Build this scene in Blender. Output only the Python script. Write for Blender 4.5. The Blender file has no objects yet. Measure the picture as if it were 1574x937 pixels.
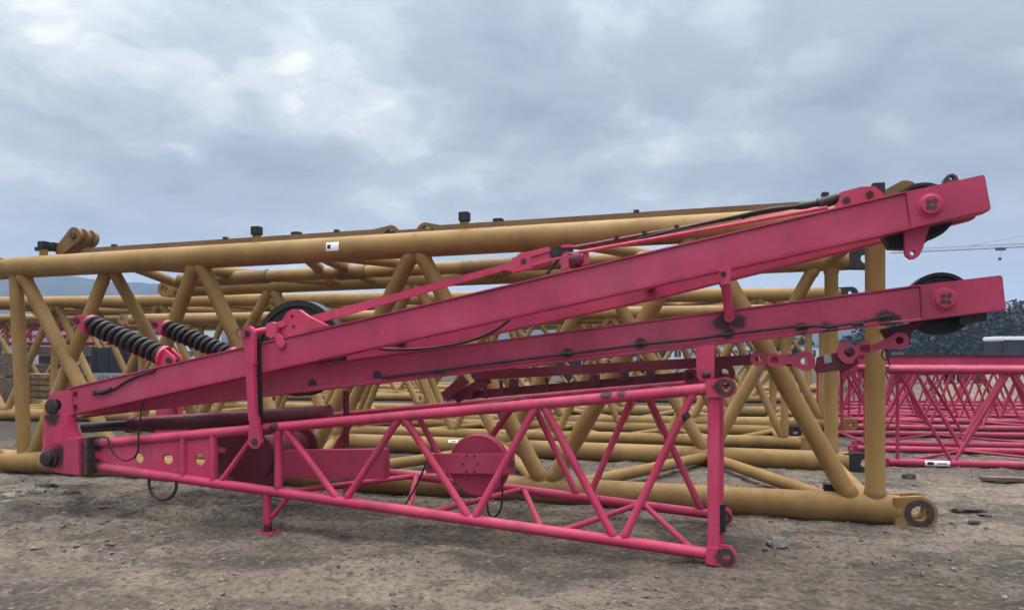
import bpy, bmesh, math, random
from mathutils import Vector, noise
R = math.radians
SC = bpy.context.scene
COL = SC.collection

# ------------------------------------------------------------------ camera, sky, sun, exposure
CX, HY, F, H = 787.0, 545.0, 1150.0, 1.55      # principal column, horizon row, focal length (photo pixels), eye height (m)
CAM = Vector((0, 0, H))
cd = bpy.data.cameras.new('camera'); cam = bpy.data.objects.new('camera', cd); COL.objects.link(cam)
cam.location = CAM; cam.rotation_euler = (R(90), 0, 0)
cd.sensor_fit = 'HORIZONTAL'; cd.sensor_width = 36; cd.lens = 36 * F / 1574
cd.shift_y = (HY - 468.5) / 1574; cd.clip_start = .05; cd.clip_end = 6000
SC.camera = cam
SUN_EL, SUN_AZ = R(64), R(-18)                # azimuth clockwise from +Y: high behind the booms, a little to the left
vs = SC.view_settings
vs.view_transform = 'Standard'; vs.look = 'None'; vs.exposure = -0.24; vs.gamma = 1; vs.use_curve_mapping = False

OFF_A = (6, 4, 0)
wd = bpy.data.worlds.new('World'); SC.world = wd; wd.use_nodes = True
def build_world():
    nt = wd.node_tree; N = nt.nodes; L = nt.links; N.clear()
    def nd(t, **k):
        n = N.new(t)
        for a, b in k.items(): setattr(n, a, b)
        return n
    def mth(op, a, b=None, clamp=False):
        n = nd('ShaderNodeMath', operation=op); n.use_clamp = clamp
        for i, x in enumerate((a, b)):
            if x is None: continue
            if isinstance(x, (int, float)): n.inputs[i].default_value = x
            else: L.new(x, n.inputs[i])
        return n.outputs[0]
    out = nd('ShaderNodeOutputWorld'); bg = nd('ShaderNodeBackground'); bg.inputs[1].default_value = .1
    sky = nd('ShaderNodeTexSky', sky_type='NISHITA', sun_disc=False, sun_elevation=SUN_EL, sun_rotation=SUN_AZ)
    tc = nd('ShaderNodeTexCoord'); sep = nd('ShaderNodeSeparateXYZ'); L.new(tc.outputs['Generated'], sep.inputs[0])
    z = mth('MAXIMUM', sep.outputs[2], 0.0)
    den = mth('ADD', z, .30)                  # cloud deck seen in perspective
    px = mth('DIVIDE', sep.outputs[0], den); py = mth('DIVIDE', sep.outputs[1], den)
    cmb = nd('ShaderNodeCombineXYZ'); L.new(px, cmb.inputs[0]); L.new(py, cmb.inputs[1])
    cmb.inputs[2].default_value = 3.3
    def nz(scale, det, rough, dist, off):
        mp = nd('ShaderNodeMapping'); L.new(cmb.outputs[0], mp.inputs[0]); mp.inputs['Location'].default_value = off
        mp.inputs['Rotation'].default_value = (0, 0, R(-30))
        n = nd('ShaderNodeTexNoise'); L.new(mp.outputs[0], n.inputs['Vector'])
        n.inputs['Scale'].default_value = scale; n.inputs['Detail'].default_value = det
        n.inputs['Roughness'].default_value = rough; n.inputs['Distortion'].default_value = dist
        return n.outputs[0]
    def ramp(fac, stops, interp='EASE'):
        r = nd('ShaderNodeValToRGB'); r.color_ramp.interpolation = interp
        e = r.color_ramp.elements
        while len(e) < len(stops): e.new(.5)
        for q, (p, c) in zip(e, stops): q.position = p; q.color = (*c, 1)
        L.new(fac, r.inputs[0]); return r.outputs[0]
    big = nz(1.9, 5, .52, .25, OFF_A); fine = nz(5.2, 7, .56, .35, (4.1, 2.2, 0))
    mixv = mth('ADD', mth('ADD', mth('MULTIPLY', big, .64), mth('MULTIPLY', fine, .36)), mth('MULTIPLY', px, -.022))   # thinner cloud to the left
    cloud = ramp(mixv, [(.33, (.325, .385, .465)), (.46, (.435, .50, .575)), (.54, (.575, .64, .70)), (.61, (.78, .83, .85)), (.67, (1.08, 1.08, 1.04))])
    # plain pale veil towards the horizon
    veil = nd('ShaderNodeMix', data_type='RGBA'); L.new(ramp(z, [(.02, (.85,)*3), (.26, (.10,)*3), (.5, (0,)*3)], 'LINEAR'), veil.inputs[0])
    L.new(cloud, veil.inputs[6]); veil.inputs[7].default_value = (.63, .69, .75, 1)
    thin = nd('ShaderNodeMix', data_type='RGBA'); L.new(ramp(z, [(.44, (0,)*3), (.70, (.8,)*3)], 'LINEAR'), thin.inputs[0])
    L.new(veil.outputs[2], thin.inputs[6]); thin.inputs[7].default_value = (.61, .605, .59, 1)      # unseen thin cloud overhead, added to whiten the top light
    # overhead gain boosted far past an overcast dome, added to top-light the scene
    gain = mth('ADD', mth('MULTIPLY', mth('POWER', z, 4.0), 15.0), 1.0)
    g10 = mth('MULTIPLY', gain, 10.0)
    mul = nd('ShaderNodeVectorMath', operation='SCALE'); L.new(thin.outputs[2], mul.inputs[0]); L.new(g10, mul.inputs['Scale'])
    mx = nd('ShaderNodeMix', data_type='RGBA'); mx.inputs[0].default_value = .94
    L.new(sky.outputs[0], mx.inputs[6]); L.new(mul.outputs[0], mx.inputs[7])
    L.new(mx.outputs[2], bg.inputs[0]); L.new(bg.outputs[0], out.inputs[0])
build_world()
sd = bpy.data.lights.new('sun', 'SUN'); sd.energy = 1.5; sd.angle = R(20); sd.color = (1, .94, .85)
so = bpy.data.objects.new('sun', sd); COL.objects.link(so)
sv = Vector((math.sin(SUN_AZ) * math.cos(SUN_EL), math.cos(SUN_AZ) * math.cos(SUN_EL), math.sin(SUN_EL)))
so.rotation_euler = sv.to_track_quat('Z', 'Y').to_euler(); so.location = (0, 0, 60)

# ------------------------------------------------------------------ materials
def nodes(name):
    m = bpy.data.materials.new(name); m.use_nodes = True
    nt = m.node_tree; b = nt.nodes['Principled BSDF']
    return m, nt, nt.nodes, nt.links, b
def tex(nt, kind, vec, **inp):
    n = nt.nodes.new(kind); nt.links.new(vec, n.inputs['Vector'])
    for k, v in inp.items(): n.inputs[k].default_value = v
    return n
def rampn(nt, fac, stops, interp='LINEAR'):
    r = nt.nodes.new('ShaderNodeValToRGB'); r.color_ramp.interpolation = interp; e = r.color_ramp.elements
    while len(e) < len(stops): e.new(.5)
    for q, (p, c) in zip(e, stops):
        q.position = p; q.color = (*c, 1) if isinstance(c, tuple) else (c, c, c, 1)
    nt.links.new(fac, r.inputs[0]); return r.outputs[0]
def mixc(nt, fac, a, b, mode='MIX'):
    n = nt.nodes.new('ShaderNodeMix'); n.data_type = 'RGBA'; n.blend_type = mode
    for i, x in ((0, fac), (6, a), (7, b)):
        if isinstance(x, (int, float)): n.inputs[i].default_value = x
        elif isinstance(x, tuple): n.inputs[i].default_value = (*x, 1)
        else: nt.links.new(x, n.inputs[i])
    return n.outputs[2]
def paint(name, col, rough=.45, dirt=(.06, .04, .035), dirt_amt=.5, fade=None, stains=(), spec=.35):
    m, nt, N, L, b = nodes(name)
    tc = N.new('ShaderNodeTexCoord'); v = tc.outputs['Object']
    n1 = tex(nt, 'ShaderNodeTexNoise', v, Scale=1.1, Detail=6, Roughness=.6)
    n2 = tex(nt, 'ShaderNodeTexNoise', v, Scale=9, Detail=5, Roughness=.65)
    mp = N.new('ShaderNodeMapping'); L.new(v, mp.inputs[0]); mp.inputs['Scale'].default_value = (4.5, 4.5, .8)
    n3 = tex(nt, 'ShaderNodeTexNoise', mp.outputs[0], Scale=1.0, Detail=4, Roughness=.6)
    n4 = tex(nt, 'ShaderNodeTexNoise', v, Scale=38, Detail=3, Roughness=.6)
    dark = tuple(c * .72 for c in col); fd = fade or tuple(min(1, c * 1.05 + .035) for c in col)
    c = rampn(nt, n1.outputs[0], [(.30, dark), (.5, col), (.72, fd)])
    c = mixc(nt, rampn(nt, n3.outputs[0], [(.50, 0.0), (.78, dirt_amt)]), c, dirt)          # runs and grime
    c = mixc(nt, rampn(nt, n2.outputs[0], [(.58, 0.0), (.76, dirt_amt * .75)]), c, dirt)
    c = mixc(nt, rampn(nt, n4.outputs[0], [(.67, 0.0), (.72, dirt_amt * 1.2)]), c, tuple(x * .8 for x in dirt))   # chips
    for (p, r) in stains:
        d = N.new('ShaderNodeVectorMath'); d.operation = 'DISTANCE'; L.new(v, d.inputs[0]); d.inputs[1].default_value = p
        a = N.new('ShaderNodeMath'); a.operation = 'MULTIPLY_ADD'; L.new(n2.outputs[0], a.inputs[0]); a.inputs[1].default_value = -r * 1.4
        L.new(d.outputs['Value'], a.inputs[2])
        c = mixc(nt, rampn(nt, a.outputs[0], [(0.0, .93), (r * .45, 0.0)]), c, (.02, .015, .018))
    L.new(c, b.inputs['Base Color'])
    L.new(rampn(nt, n2.outputs[0], [(.3, rough - .08), (.8, rough + .22)]), b.inputs['Roughness'])
    b.inputs['Specular IOR Level'].default_value = spec
    bp = N.new('ShaderNodeBump'); bp.inputs['Strength'].default_value = .12; bp.inputs['Distance'].default_value = .01
    L.new(n2.outputs[0], bp.inputs['Height']); L.new(bp.outputs[0], b.inputs['Normal'])
    return m
def plain(name, col, rough=.6, var=.25, scale=6, metal=0.0, bump=.1):
    m, nt, N, L, b = nodes(name)
    v = N.new('ShaderNodeTexCoord').outputs['Object']
    n = tex(nt, 'ShaderNodeTexNoise', v, Scale=scale, Detail=5, Roughness=.6)
    L.new(rampn(nt, n.outputs[0], [(.3, tuple(c * (1 - var) for c in col)), (.7, tuple(min(1, c * (1 + var)) for c in col))]), b.inputs['Base Color'])
    b.inputs['Roughness'].default_value = rough; b.inputs['Metallic'].default_value = metal
    bp = N.new('ShaderNodeBump'); bp.inputs['Strength'].default_value = bump; bp.inputs['Distance'].default_value = .02
    L.new(n.outputs[0], bp.inputs['Height']); L.new(bp.outputs[0], b.inputs['Normal'])
    return m
M = {}
PINK = (.46, .037, .099)
M['pink'] = paint('pink_paint', PINK, .45)
M['pinkbox'] = paint('pink_box_paint', (.41, .040, .098), .48, dirt_amt=.36)
M['magenta'] = paint('dark_magenta_paint', (.33, .024, .070), .5)
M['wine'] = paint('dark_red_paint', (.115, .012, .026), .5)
M['yellow'] = paint('ochre_paint', (.255, .154, .053), .58, spec=.2, dirt=(.10, .06, .03), dirt_amt=.42)
M['yellowdull'] = paint('dull_ochre_paint', (.175, .10, .035), .55, dirt=(.09, .055, .03), dirt_amt=.5)
M['brown'] = paint('brown_primer', (.17, .105, .062), .6)
M['black'] = plain('black_rubber', (.008, .008, .009), .6)
M['nylon'] = plain('black_nylon', (.004, .005, .006), .6, bump=.03)
M['steel'] = plain('greasy_steel', (.028, .024, .024), .5, .45, 20, .3)
M['rust'] = plain('rusty_steel', (.050, .030, .026), .7, .5, 18)
M['white'] = plain('white_sticker', (.75, .76, .78), .4, .06, 30, bump=0)
M['wpaint'] = plain('white_paint', (.70, .71, .72), .5, .12)
M['glass'] = plain('dark_glass', (.02, .026, .032), .12, .1, bump=0)
M['truck'] = plain('black_truck_paint', (.015, .018, .024), .35, .2)
M['grey'] = plain('grey_paint', (.26, .27, .28), .55, .2)
M['crane'] = plain('faded_crane_paint', (.20, .12, .13), .6, .2)
M['timber'] = plain('weathered_timber', (.115, .085, .06), .8, .4, 7)
M['crate'] = plain('brown_crate_wood', (.17, .105, .05), .8, .45, 5)
M['rock'] = plain('broken_stone', (.17, .158, .142), .9, .4, 20, bump=.5)
M['rockdark'] = plain('dark_clod', (.05, .044, .036), .95, .5, 30, bump=.6)
M['wall'] = plain('pale_render_wall', (.62, .63, .64), .8, .08)
M['roof'] = plain('grey_roof', (.22, .23, .26), .8, .2)

# ------------------------------------------------------------------ helpers
class Frame:
    """a vertical plane (origin o, level direction d, level normal n pointing away from the camera)"""
    def __init__(s, o, d):
        s.o = Vector((o[0], o[1], 0)); s.d = Vector((d[0], d[1], 0)).normalized(); s.n = Vector((-s.d.y, s.d.x, 0))
        if s.n.y < 0: s.n = -s.n
    def px(s, u, v, t=0.0):
        r = Vector(((u - CX) / F, 1, -(v - HY) / F))
        return CAM + r * ((t + s.o.dot(s.n) - CAM.dot(s.n)) / r.dot(s.n))
    def st(s, a, t, z): return s.o + s.d * a + s.n * t + Vector((0, 0, z))
    def s_of(s, p): return (Vector((p.x, p.y, 0)) - s.o).dot(s.d)
    def su(s, u, t=0.0): return s.s_of(s.px(u, HY, t))
UP = Vector((0, 0, 1))
def basis(ax):
    a = ax.normalized(); h = UP if abs(a.z) < .95 else Vector((1, 0, 0))
    x = a.cross(h).normalized(); return a, x, x.cross(a).normalized()
class B:
    def __init__(s): s.bm = bmesh.new()
    def ring(s, c, x, y, r, n, ph=0.0): return [s.bm.verts.new(c + (x * math.cos(2*math.pi*i/n + ph) + y * math.sin(2*math.pi*i/n + ph)) * r) for i in range(n)]
    def bridge(s, a, b):
        n = len(a)
        for i in range(n): s.bm.faces.new((a[i], a[(i+1) % n], b[(i+1) % n], b[i]))
    def tube(s, p, q, r, r2=None, n=14):
        a, x, y = basis(q - p); A = s.ring(p, x, y, r, n); Bq = s.ring(q, x, y, r2 or r, n)
        s.bridge(A, Bq); s.bm.faces.new(A); s.bm.faces.new(Bq[::-1]); return s
    def strut(s, p, q, r, rc, along, n=14, bead=1.13):
        """tube whose ends run into chords of radius rc lying along the given direction, with a weld bead at each chord"""
        Ln = (q - p).length; sn = max(.35, (q - p).normalized().cross(along).length); o = min(rc / sn * .98 + r * .25, Ln * .3); e = .012 + r * .12
        return s.lathe(p, q - p, [(r, 0), (r*bead, o - e), (r*bead, o + e*.4), (r, o + e*1.4), (r, Ln - o - e*1.4), (r*bead, Ln - o - e*.4), (r*bead, Ln - o + e), (r, Ln)], n)
    def path(s, pts, r, n=8, smooth=6):
        P = []
        if smooth > 1 and len(pts) > 2:
            E = [pts[0] * 2 - pts[1]] + list(pts) + [pts[-1] * 2 - pts[-2]]
            for i in range(1, len(E) - 2):
                for k in range(smooth):
                    u = k / smooth; a, b, c, d = E[i-1:i+3]
                    P.append(.5 * ((2*b) + (c - a)*u + (2*a - 5*b + 4*c - d)*u*u + (3*b - a - 3*c + d)*u**3))
            P.append(pts[-1])
        else: P = list(pts)
        _, x, y = basis(P[1] - P[0]); prev = None; first = None
        for i, p in enumerate(P):
            t = (P[min(i+1, len(P)-1)] - P[max(i-1, 0)]).normalized()
            x = (x - t * x.dot(t)).normalized(); y = x.cross(t)
            rg = s.ring(p, x, y, r, n)
            if prev: s.bridge(prev, rg)
            else: first = rg
            prev = rg
        s.bm.faces.new(first); s.bm.faces.new(prev[::-1]); return s
    def prism(s, pts, vec):
        A = [s.bm.verts.new(p) for p in pts]; Bq = [s.bm.verts.new(p + vec) for p in pts]
        s.bridge(A, Bq); s.bm.faces.new(A); s.bm.faces.new(Bq[::-1]); return s
    def hexa(s, a, b):
        """box from two quads a (4 points) and b (4 points)"""
        A = [s.bm.verts.new(p) for p in a]; Bq = [s.bm.verts.new(p) for p in b]
        s.bridge(A, Bq); s.bm.faces.new(A); s.bm.faces.new(Bq[::-1]); return s
    def box(s, c, dx, dy, dz):
        """centre and three half-extent vectors"""
        q = [c - dx - dy - dz, c + dx - dy - dz, c + dx + dy - dz, c - dx + dy - dz]
        return s.prism(q, dz * 2)
    def beam(s, p, q, w, h, side=None):
        """rectangular bar p-q, w across, h in the other direction"""
        a = (q - p).normalized(); sd_ = (side - a * side.dot(a)).normalized() if side else a.cross(UP).normalized()
        u = sd_.cross(a).normalized()
        return s.prism([p - sd_*w/2 - u*h/2, p + sd_*w/2 - u*h/2, p + sd_*w/2 + u*h/2, p - sd_*w/2 + u*h/2], q - p)
    def holed(s, outline, c, r, vec, n=32):
        """plate with one round hole: star-shaped outline (coplanar points) about the hole centre c, thickness vec"""
        w = vec.normalized(); x = (outline[0] - c); x = (x - w * x.dot(w)).normalized(); y = w.cross(x)
        P = [((p - c).dot(x), (p - c).dot(y)) for p in outline]
        angs = sorted(set([2*math.pi*i/n for i in range(n)] + [math.atan2(b, a) % (2*math.pi) for a, b in P]))
        A = []
        for t in angs:
            if A and t - A[-1] < .02: continue
            A.append(t)
        out = []
        for t in A:
            ct, sn = math.cos(t), math.sin(t); best = None
            for i in range(len(P)):
                (x1, y1), (x2, y2) = P[i], P[(i+1) % len(P)]
                ex, ey = x2 - x1, y2 - y1; den = ct*ey - sn*ex
                if abs(den) < 1e-12: continue
                k = (x1*ey - y1*ex) / den; m = (x1*sn - y1*ct) / den
                if k > 0 and -1e-6 <= m <= 1 + 1e-6: best = k if best is None else max(best, k)
            out.append(best or r * 1.5)
        def rg(rad, off): return [s.bm.verts.new(c + x*math.cos(t)*q + y*math.sin(t)*q + off) for t, q in zip(A, rad)]
        z = Vector((0, 0, 0)); o0 = rg(out, z); o1 = rg(out, vec); i0 = rg([r]*len(A), z); i1 = rg([r]*len(A), vec)
        s.bridge(o0, o1); s.bridge(i1, i0); s.bridge(i0, o0); s.bridge(o1, i1); return s
    def lathe(s, c, ax, prof, n=40):
        a, x, y = basis(ax); prev = None
        for (r, h) in prof:
            rg = s.ring(c + a * h, x, y, max(r, .0005), n)
            if prev: s.bridge(prev, rg)
            else: s.bm.faces.new(rg)
            prev = rg
        s.bm.faces.new(prev[::-1]); return s
    def patch(s, p, q, r, f0, f1, a0, a1, n=8):
        """sticker curved round the tube p-q; angles (rad) measured up from the side that faces the camera"""
        a = (q - p).normalized(); mid = p.lerp(q, (f0 + f1) / 2); x = CAM - mid; x = (x - a * x.dot(a)).normalized()
        x.z = 0; x = (x - a * x.dot(a)).normalized(); y = a.cross(x)
        if y.z < 0: y = -y
        rows = []
        for rr in (r + .0006, r + .003):
            for f in (f0, f1):
                rows.append([s.bm.verts.new(p.lerp(q, f) + (x*math.cos(a0 + (a1-a0)*i/n) + y*math.sin(a0 + (a1-a0)*i/n)) * rr) for i in range(n + 1)])
        i0, i1, o0, o1 = rows
        for i in range(n):
            s.bm.faces.new((o0[i], o0[i+1], o1[i+1], o1[i])); s.bm.faces.new((i0[i+1], i0[i], i1[i], i1[i+1]))
        for A_, B_ in ((i0, o0), (o1, i1)):
            for i in range(n): s.bm.faces.new((A_[i], A_[i+1], B_[i+1], B_[i]))
        s.bm.faces.new((i0[0], o0[0], o1[0], i1[0])); s.bm.faces.new((o0[n], i0[n], i1[n], o1[n])); return s
    def coil(s, p, q, R_, r, turns, n=7, seg=18):
        a, x, y = basis(q - p); Ln = (q - p).length; T = int(turns * seg)
        return s.path([p + a * Ln * i / T + (x * math.cos(2*math.pi*i/seg) + y * math.sin(2*math.pi*i/seg)) * R_ for i in range(T + 1)], r, n, 1)
    def build(s, name, mat, parent=None, bevel=0.0, origin=None):
        bm = s.bm
        bmesh.ops.recalc_face_normals(bm, faces=bm.faces)
        if bevel:
            ed = [e for e in bm.edges if len(e.link_faces) == 2 and e.calc_face_angle(0) > R(35)]
            bmesh.ops.bevel(bm, geom=ed, offset=bevel, segments=2, affect='EDGES', clamp_overlap=True)
        if parent: off = WLOC[parent.name]
        elif origin is not None: off = origin
        else:
            n_ = max(1, len(bm.verts)); cx = sum(v.co.x for v in bm.verts)/n_; cy = sum(v.co.y for v in bm.verts)/n_
            off = Vector((cx, cy, min(v.co.z for v in bm.verts)))
        for v in bm.verts: v.co -= off
        me = bpy.data.meshes.new(name); bm.to_mesh(me); bm.free()
        me.shade_smooth(); me.set_sharp_from_angle(angle=R(38))
        me.materials.append(M[mat] if isinstance(mat, str) else mat)
        o = bpy.data.objects.new(name, me); COL.objects.link(o)
        if parent: o.parent = parent
        else: o.location = off
        WLOC[o.name] = off; return o
WLOC = {}
def tag(o, label=None, cat=None, group=None, kind=None):
    for k, v in (('label', label), ('category', cat), ('group', group), ('kind', kind)):
        if v: o[k] = v
    return o
def thing(name, loc, label, cat, group=None):
    o = bpy.data.objects.new(name, None); COL.objects.link(o); o.location = loc; o.empty_display_size = .2
    WLOC[o.name] = Vector(loc); return tag(o, label, cat, group)
def stadium(c, tip, w, R_, n=14):
    """outline of an eye lug: a round end about c, straight sides running to the point tip (width w there)"""
    a = (tip - c).normalized()
    def mk(side):
        out = []
        for i in range(n + 1):
            t = math.pi/2 + math.pi * i / n
            out.append(c + a * math.cos(t) * R_ + side * math.sin(t) * R_)
        return [tip + side * w / 2] + out + [tip - side * w / 2]
    return mk
def eye(bb, c, tip, w, R_, hole, nrm, th):
    side = nrm.cross((tip - c).normalized()).normalized()
    bb.holed(stadium(c, tip, w, R_)(side), c, hole, nrm.normalized() * th)

# ------------------------------------------------------------------ ground
def ground_mat():
    m, nt, N, L, b = nodes('trodden_dirt')
    v = N.new('ShaderNodeTexCoord').outputs['Object']
    a = tex(nt, 'ShaderNodeTexNoise', v, Scale=.35, Detail=7, Roughness=.6, Distortion=.4)
    f = tex(nt, 'ShaderNodeTexNoise', v, Scale=4.0, Detail=8, Roughness=.68)
    g = tex(nt, 'ShaderNodeTexNoise', v, Scale=19, Detail=7, Roughness=.75)
    mp = N.new('ShaderNodeMapping'); L.new(v, mp.inputs[0]); mp.inputs['Scale'].default_value = (.8, 1.3, 1); mp.inputs['Rotation'].default_value = (0, 0, R(12))
    tr = tex(nt, 'ShaderNodeTexNoise', mp.outputs[0], Scale=1.0, Detail=6, Roughness=.62, Distortion=.6)
    vo = tex(nt, 'ShaderNodeTexVoronoi', v, Scale=46)
    c = rampn(nt, a.outputs[0], [(.32, (0.141, 0.112, 0.086)), (.5, (0.228, 0.187, 0.146)), (.68, (0.295, 0.246, 0.197))])
    c = mixc(nt, rampn(nt, tr.outputs[0], [(.38, .85), (.53, 0.0)]), c, (0.073, 0.061, 0.051))
    c = mixc(nt, rampn(nt, f.outputs[0], [(.38, .70), (.50, 0.0)]), c, (0.088, 0.074, 0.062))
    c = mixc(nt, rampn(nt, f.outputs[0], [(.56, 0.0), (.74, .6)]), c, (0.337, 0.285, 0.234))
    c = mixc(nt, rampn(nt, g.outputs[0], [(.38, .85), (.49, 0.0)]), c, (0.059, 0.050, 0.042))
    c = mixc(nt, rampn(nt, g.outputs[0], [(.55, 0.0), (.68, .75)]), c, (0.351, 0.306, 0.256))
    # shade beneath the rear boom sections, painted as near-black ground
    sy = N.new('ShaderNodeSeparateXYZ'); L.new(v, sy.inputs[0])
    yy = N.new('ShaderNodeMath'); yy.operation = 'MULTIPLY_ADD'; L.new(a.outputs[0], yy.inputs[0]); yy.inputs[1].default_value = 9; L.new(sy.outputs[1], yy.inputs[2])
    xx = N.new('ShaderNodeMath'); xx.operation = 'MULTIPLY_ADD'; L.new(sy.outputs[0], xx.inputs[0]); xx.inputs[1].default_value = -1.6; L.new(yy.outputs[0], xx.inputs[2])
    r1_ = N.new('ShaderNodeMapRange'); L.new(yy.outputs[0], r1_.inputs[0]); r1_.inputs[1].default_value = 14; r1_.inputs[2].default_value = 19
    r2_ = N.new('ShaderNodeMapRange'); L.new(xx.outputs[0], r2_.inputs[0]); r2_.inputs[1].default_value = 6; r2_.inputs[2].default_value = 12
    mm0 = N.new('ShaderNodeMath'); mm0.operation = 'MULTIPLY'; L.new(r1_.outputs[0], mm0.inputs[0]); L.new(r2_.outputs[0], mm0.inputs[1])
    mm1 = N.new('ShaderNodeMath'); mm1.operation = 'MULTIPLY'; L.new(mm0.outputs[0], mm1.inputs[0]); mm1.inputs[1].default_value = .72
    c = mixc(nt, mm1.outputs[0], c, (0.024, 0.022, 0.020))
    # churned, damp soil at the left, stretched right to paint shade under the frame
    sp = N.new('ShaderNodeVectorMath'); sp.operation = 'MULTIPLY_ADD'; L.new(v, sp.inputs[0]); sp.inputs[1].default_value = (.25, .42, 0); sp.inputs[2].default_value = (1.1, -3.2, 0)
    ln = N.new('ShaderNodeVectorMath'); ln.operation = 'LENGTH'; L.new(sp.outputs[0], ln.inputs[0])
    mm = N.new('ShaderNodeMath'); mm.operation = 'MULTIPLY_ADD'; L.new(f.outputs[0], mm.inputs[0]); mm.inputs[1].default_value = 1.3; L.new(ln.outputs['Value'], mm.inputs[2])
    c = mixc(nt, rampn(nt, mm.outputs[0], [(.6, .84), (1.6, 0.0)]), c, (0.047, 0.042, 0.042))
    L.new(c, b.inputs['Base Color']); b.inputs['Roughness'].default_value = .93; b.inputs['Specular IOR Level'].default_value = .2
    h = N.new('ShaderNodeMath'); h.operation = 'MULTIPLY_ADD'; L.new(g.outputs[0], h.inputs[0]); h.inputs[1].default_value = .9; L.new(f.outputs[0], h.inputs[2])
    h2 = N.new('ShaderNodeMath'); h2.operation = 'MULTIPLY_ADD'; L.new(vo.outputs['Distance'], h2.inputs[0]); h2.inputs[1].default_value = -.25; L.new(h.outputs[0], h2.inputs[2])
    bp = N.new('ShaderNodeBump'); bp.inputs['Strength'].default_value = 1.0; bp.inputs['Distance'].default_value = .06
    L.new(h2.outputs[0], bp.inputs['Height']); L.new(bp.outputs[0], b.inputs['Normal'])
    return m
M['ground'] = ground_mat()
def ground_z(x, y):
    near = max(0.0, min(1.0, (26 - math.hypot(x * .8, y)) / 12))
    if near <= 0: return 0.0
    p = Vector((x, y, 0))
    z = .020 * noise.fractal(p * .7, 1, 2, 3) + .017 * noise.fractal(p * 3.1 + Vector((5, 3, 1)), .9, 2, 4)
    z += .014 * noise.fractal(p * 11, .7, 2, 3) + .012 * noise.ridged_multi_fractal(Vector((x * 1.2, y * 2.6, 2)), .9, 2, 3, 1, 2) - .012
    ch = math.exp(-(((x + 4.6) / 2.6) ** 2 + ((y - 7.4) / 1.7) ** 2))          # churned heap at the left
    z += ch * (.05 + .075 * noise.fractal(Vector((x * 2.2, y * 3.5, 9)), .8, 2, 4))
    z = max(-.07, min(.16, z)) * near
    return z - .012
def make_ground():
    xs = []; x = 0
    while x < 8.5: xs.append(x); x += .045
    while x < 1500: xs.append(x); x = x * 1.18
    xs.append(1500.0); xs = sorted(set([-a for a in xs] + xs))
    ys = [-320, -120, -45, -18, -8, -3, 0, 1.2, 2.0, 2.5]; y = 2.9
    while y < 13: ys.append(y); y += .045
    while y < 1300: ys.append(y); y *= 1.14
    ys.append(1300.0)
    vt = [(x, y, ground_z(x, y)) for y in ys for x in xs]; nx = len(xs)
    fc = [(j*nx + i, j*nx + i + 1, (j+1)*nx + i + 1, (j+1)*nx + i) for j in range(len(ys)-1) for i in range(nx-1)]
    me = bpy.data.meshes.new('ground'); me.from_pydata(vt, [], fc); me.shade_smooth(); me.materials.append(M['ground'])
    o = bpy.data.objects.new('ground', me); COL.objects.link(o); tag(o, kind='structure')
make_ground()

# ------------------------------------------------------------------ hills and woods far behind
def hill_mat():
    m, nt, N, L, b = nodes('wooded_hillside')
    v = N.new('ShaderNodeTexCoord').outputs['Object']
    n = tex(nt, 'ShaderNodeTexNoise', v, Scale=.05, Detail=8, Roughness=.7)
    L.new(rampn(nt, n.outputs[0], [(.35, (.020, .025, .022)), (.65, (.05, .055, .045))]), b.inputs['Base Color'])
    b.inputs['Roughness'].default_value = 1; b.inputs['Specular IOR Level'].default_value = 0
    return m
M['hill'] = hill_mat()
def make_hills():
    # ridge heights by azimuth (photo column -> row of the skyline)
    key = [(-900, 452), (-300, 425), (-80, 416), (60, 424), (200, 437), (380, 452), (600, 468), (800, 476), (1000, 480), (1200, 490), (1400, 498), (1700, 492), (2200, 478), (3000, 490)]
    def sky(u):
        for (a, p), (b, q) in zip(key, key[1:]):
            if a <= u <= b:
                k = (u - a) / (b - a); k = k*k*(3 - 2*k); return p + (q - p) * k
        return 490
    vt, fc = [], []; nu, nr = 220, 14
    for i in range(nu + 1):
        u = -850 + 3600 * i / nu
        for j in range(nr + 1):
            k = j / nr; D = 560 + 420 * k
            top = (HY - sky(u)) / F * 980 + H
            h = top * math.sin(k * math.pi / 2) ** 1.4
            x, y = (u - CX) / F * D, D
            h += (2.2 * noise.fractal(Vector((x*.03, y*.03, 1)), .8, 2, 4)) * min(1, k * 3)
            vt.append((x, y, h - .8 * (1 - k)))
    # back slope to the ground
    for i in range(nu):
        for j in range(nr):
            a = i*(nr+1) + j; fc.append((a, a + nr + 1, a + nr + 2, a + 1))
    me = bpy.data.meshes.new('hills'); me.from_pydata(vt, [], fc); me.shade_smooth(); me.materials.append(M['hill'])
    o = bpy.data.objects.new('hills', me); COL.objects.link(o); tag(o, kind='structure')
make_hills()
def leaf_mat(name, a, b_):
    m, nt, N, L, b = nodes(name)
    v = N.new('ShaderNodeTexCoord').outputs['Object']
    n = tex(nt, 'ShaderNodeTexNoise', v, Scale=.6, Detail=4)
    L.new(rampn(nt, n.outputs[0], [(.35, a), (.65, b_)]), b.inputs['Base Color']); b.inputs['Roughness'].default_value = .8
    return m
M['leaf'] = leaf_mat('dark_evergreen_leaves', (.012, .018, .014), (.030, .038, .026))
M['trunk'] = plain('pale_bark', (.16, .14, .12), .9, .4)
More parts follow.
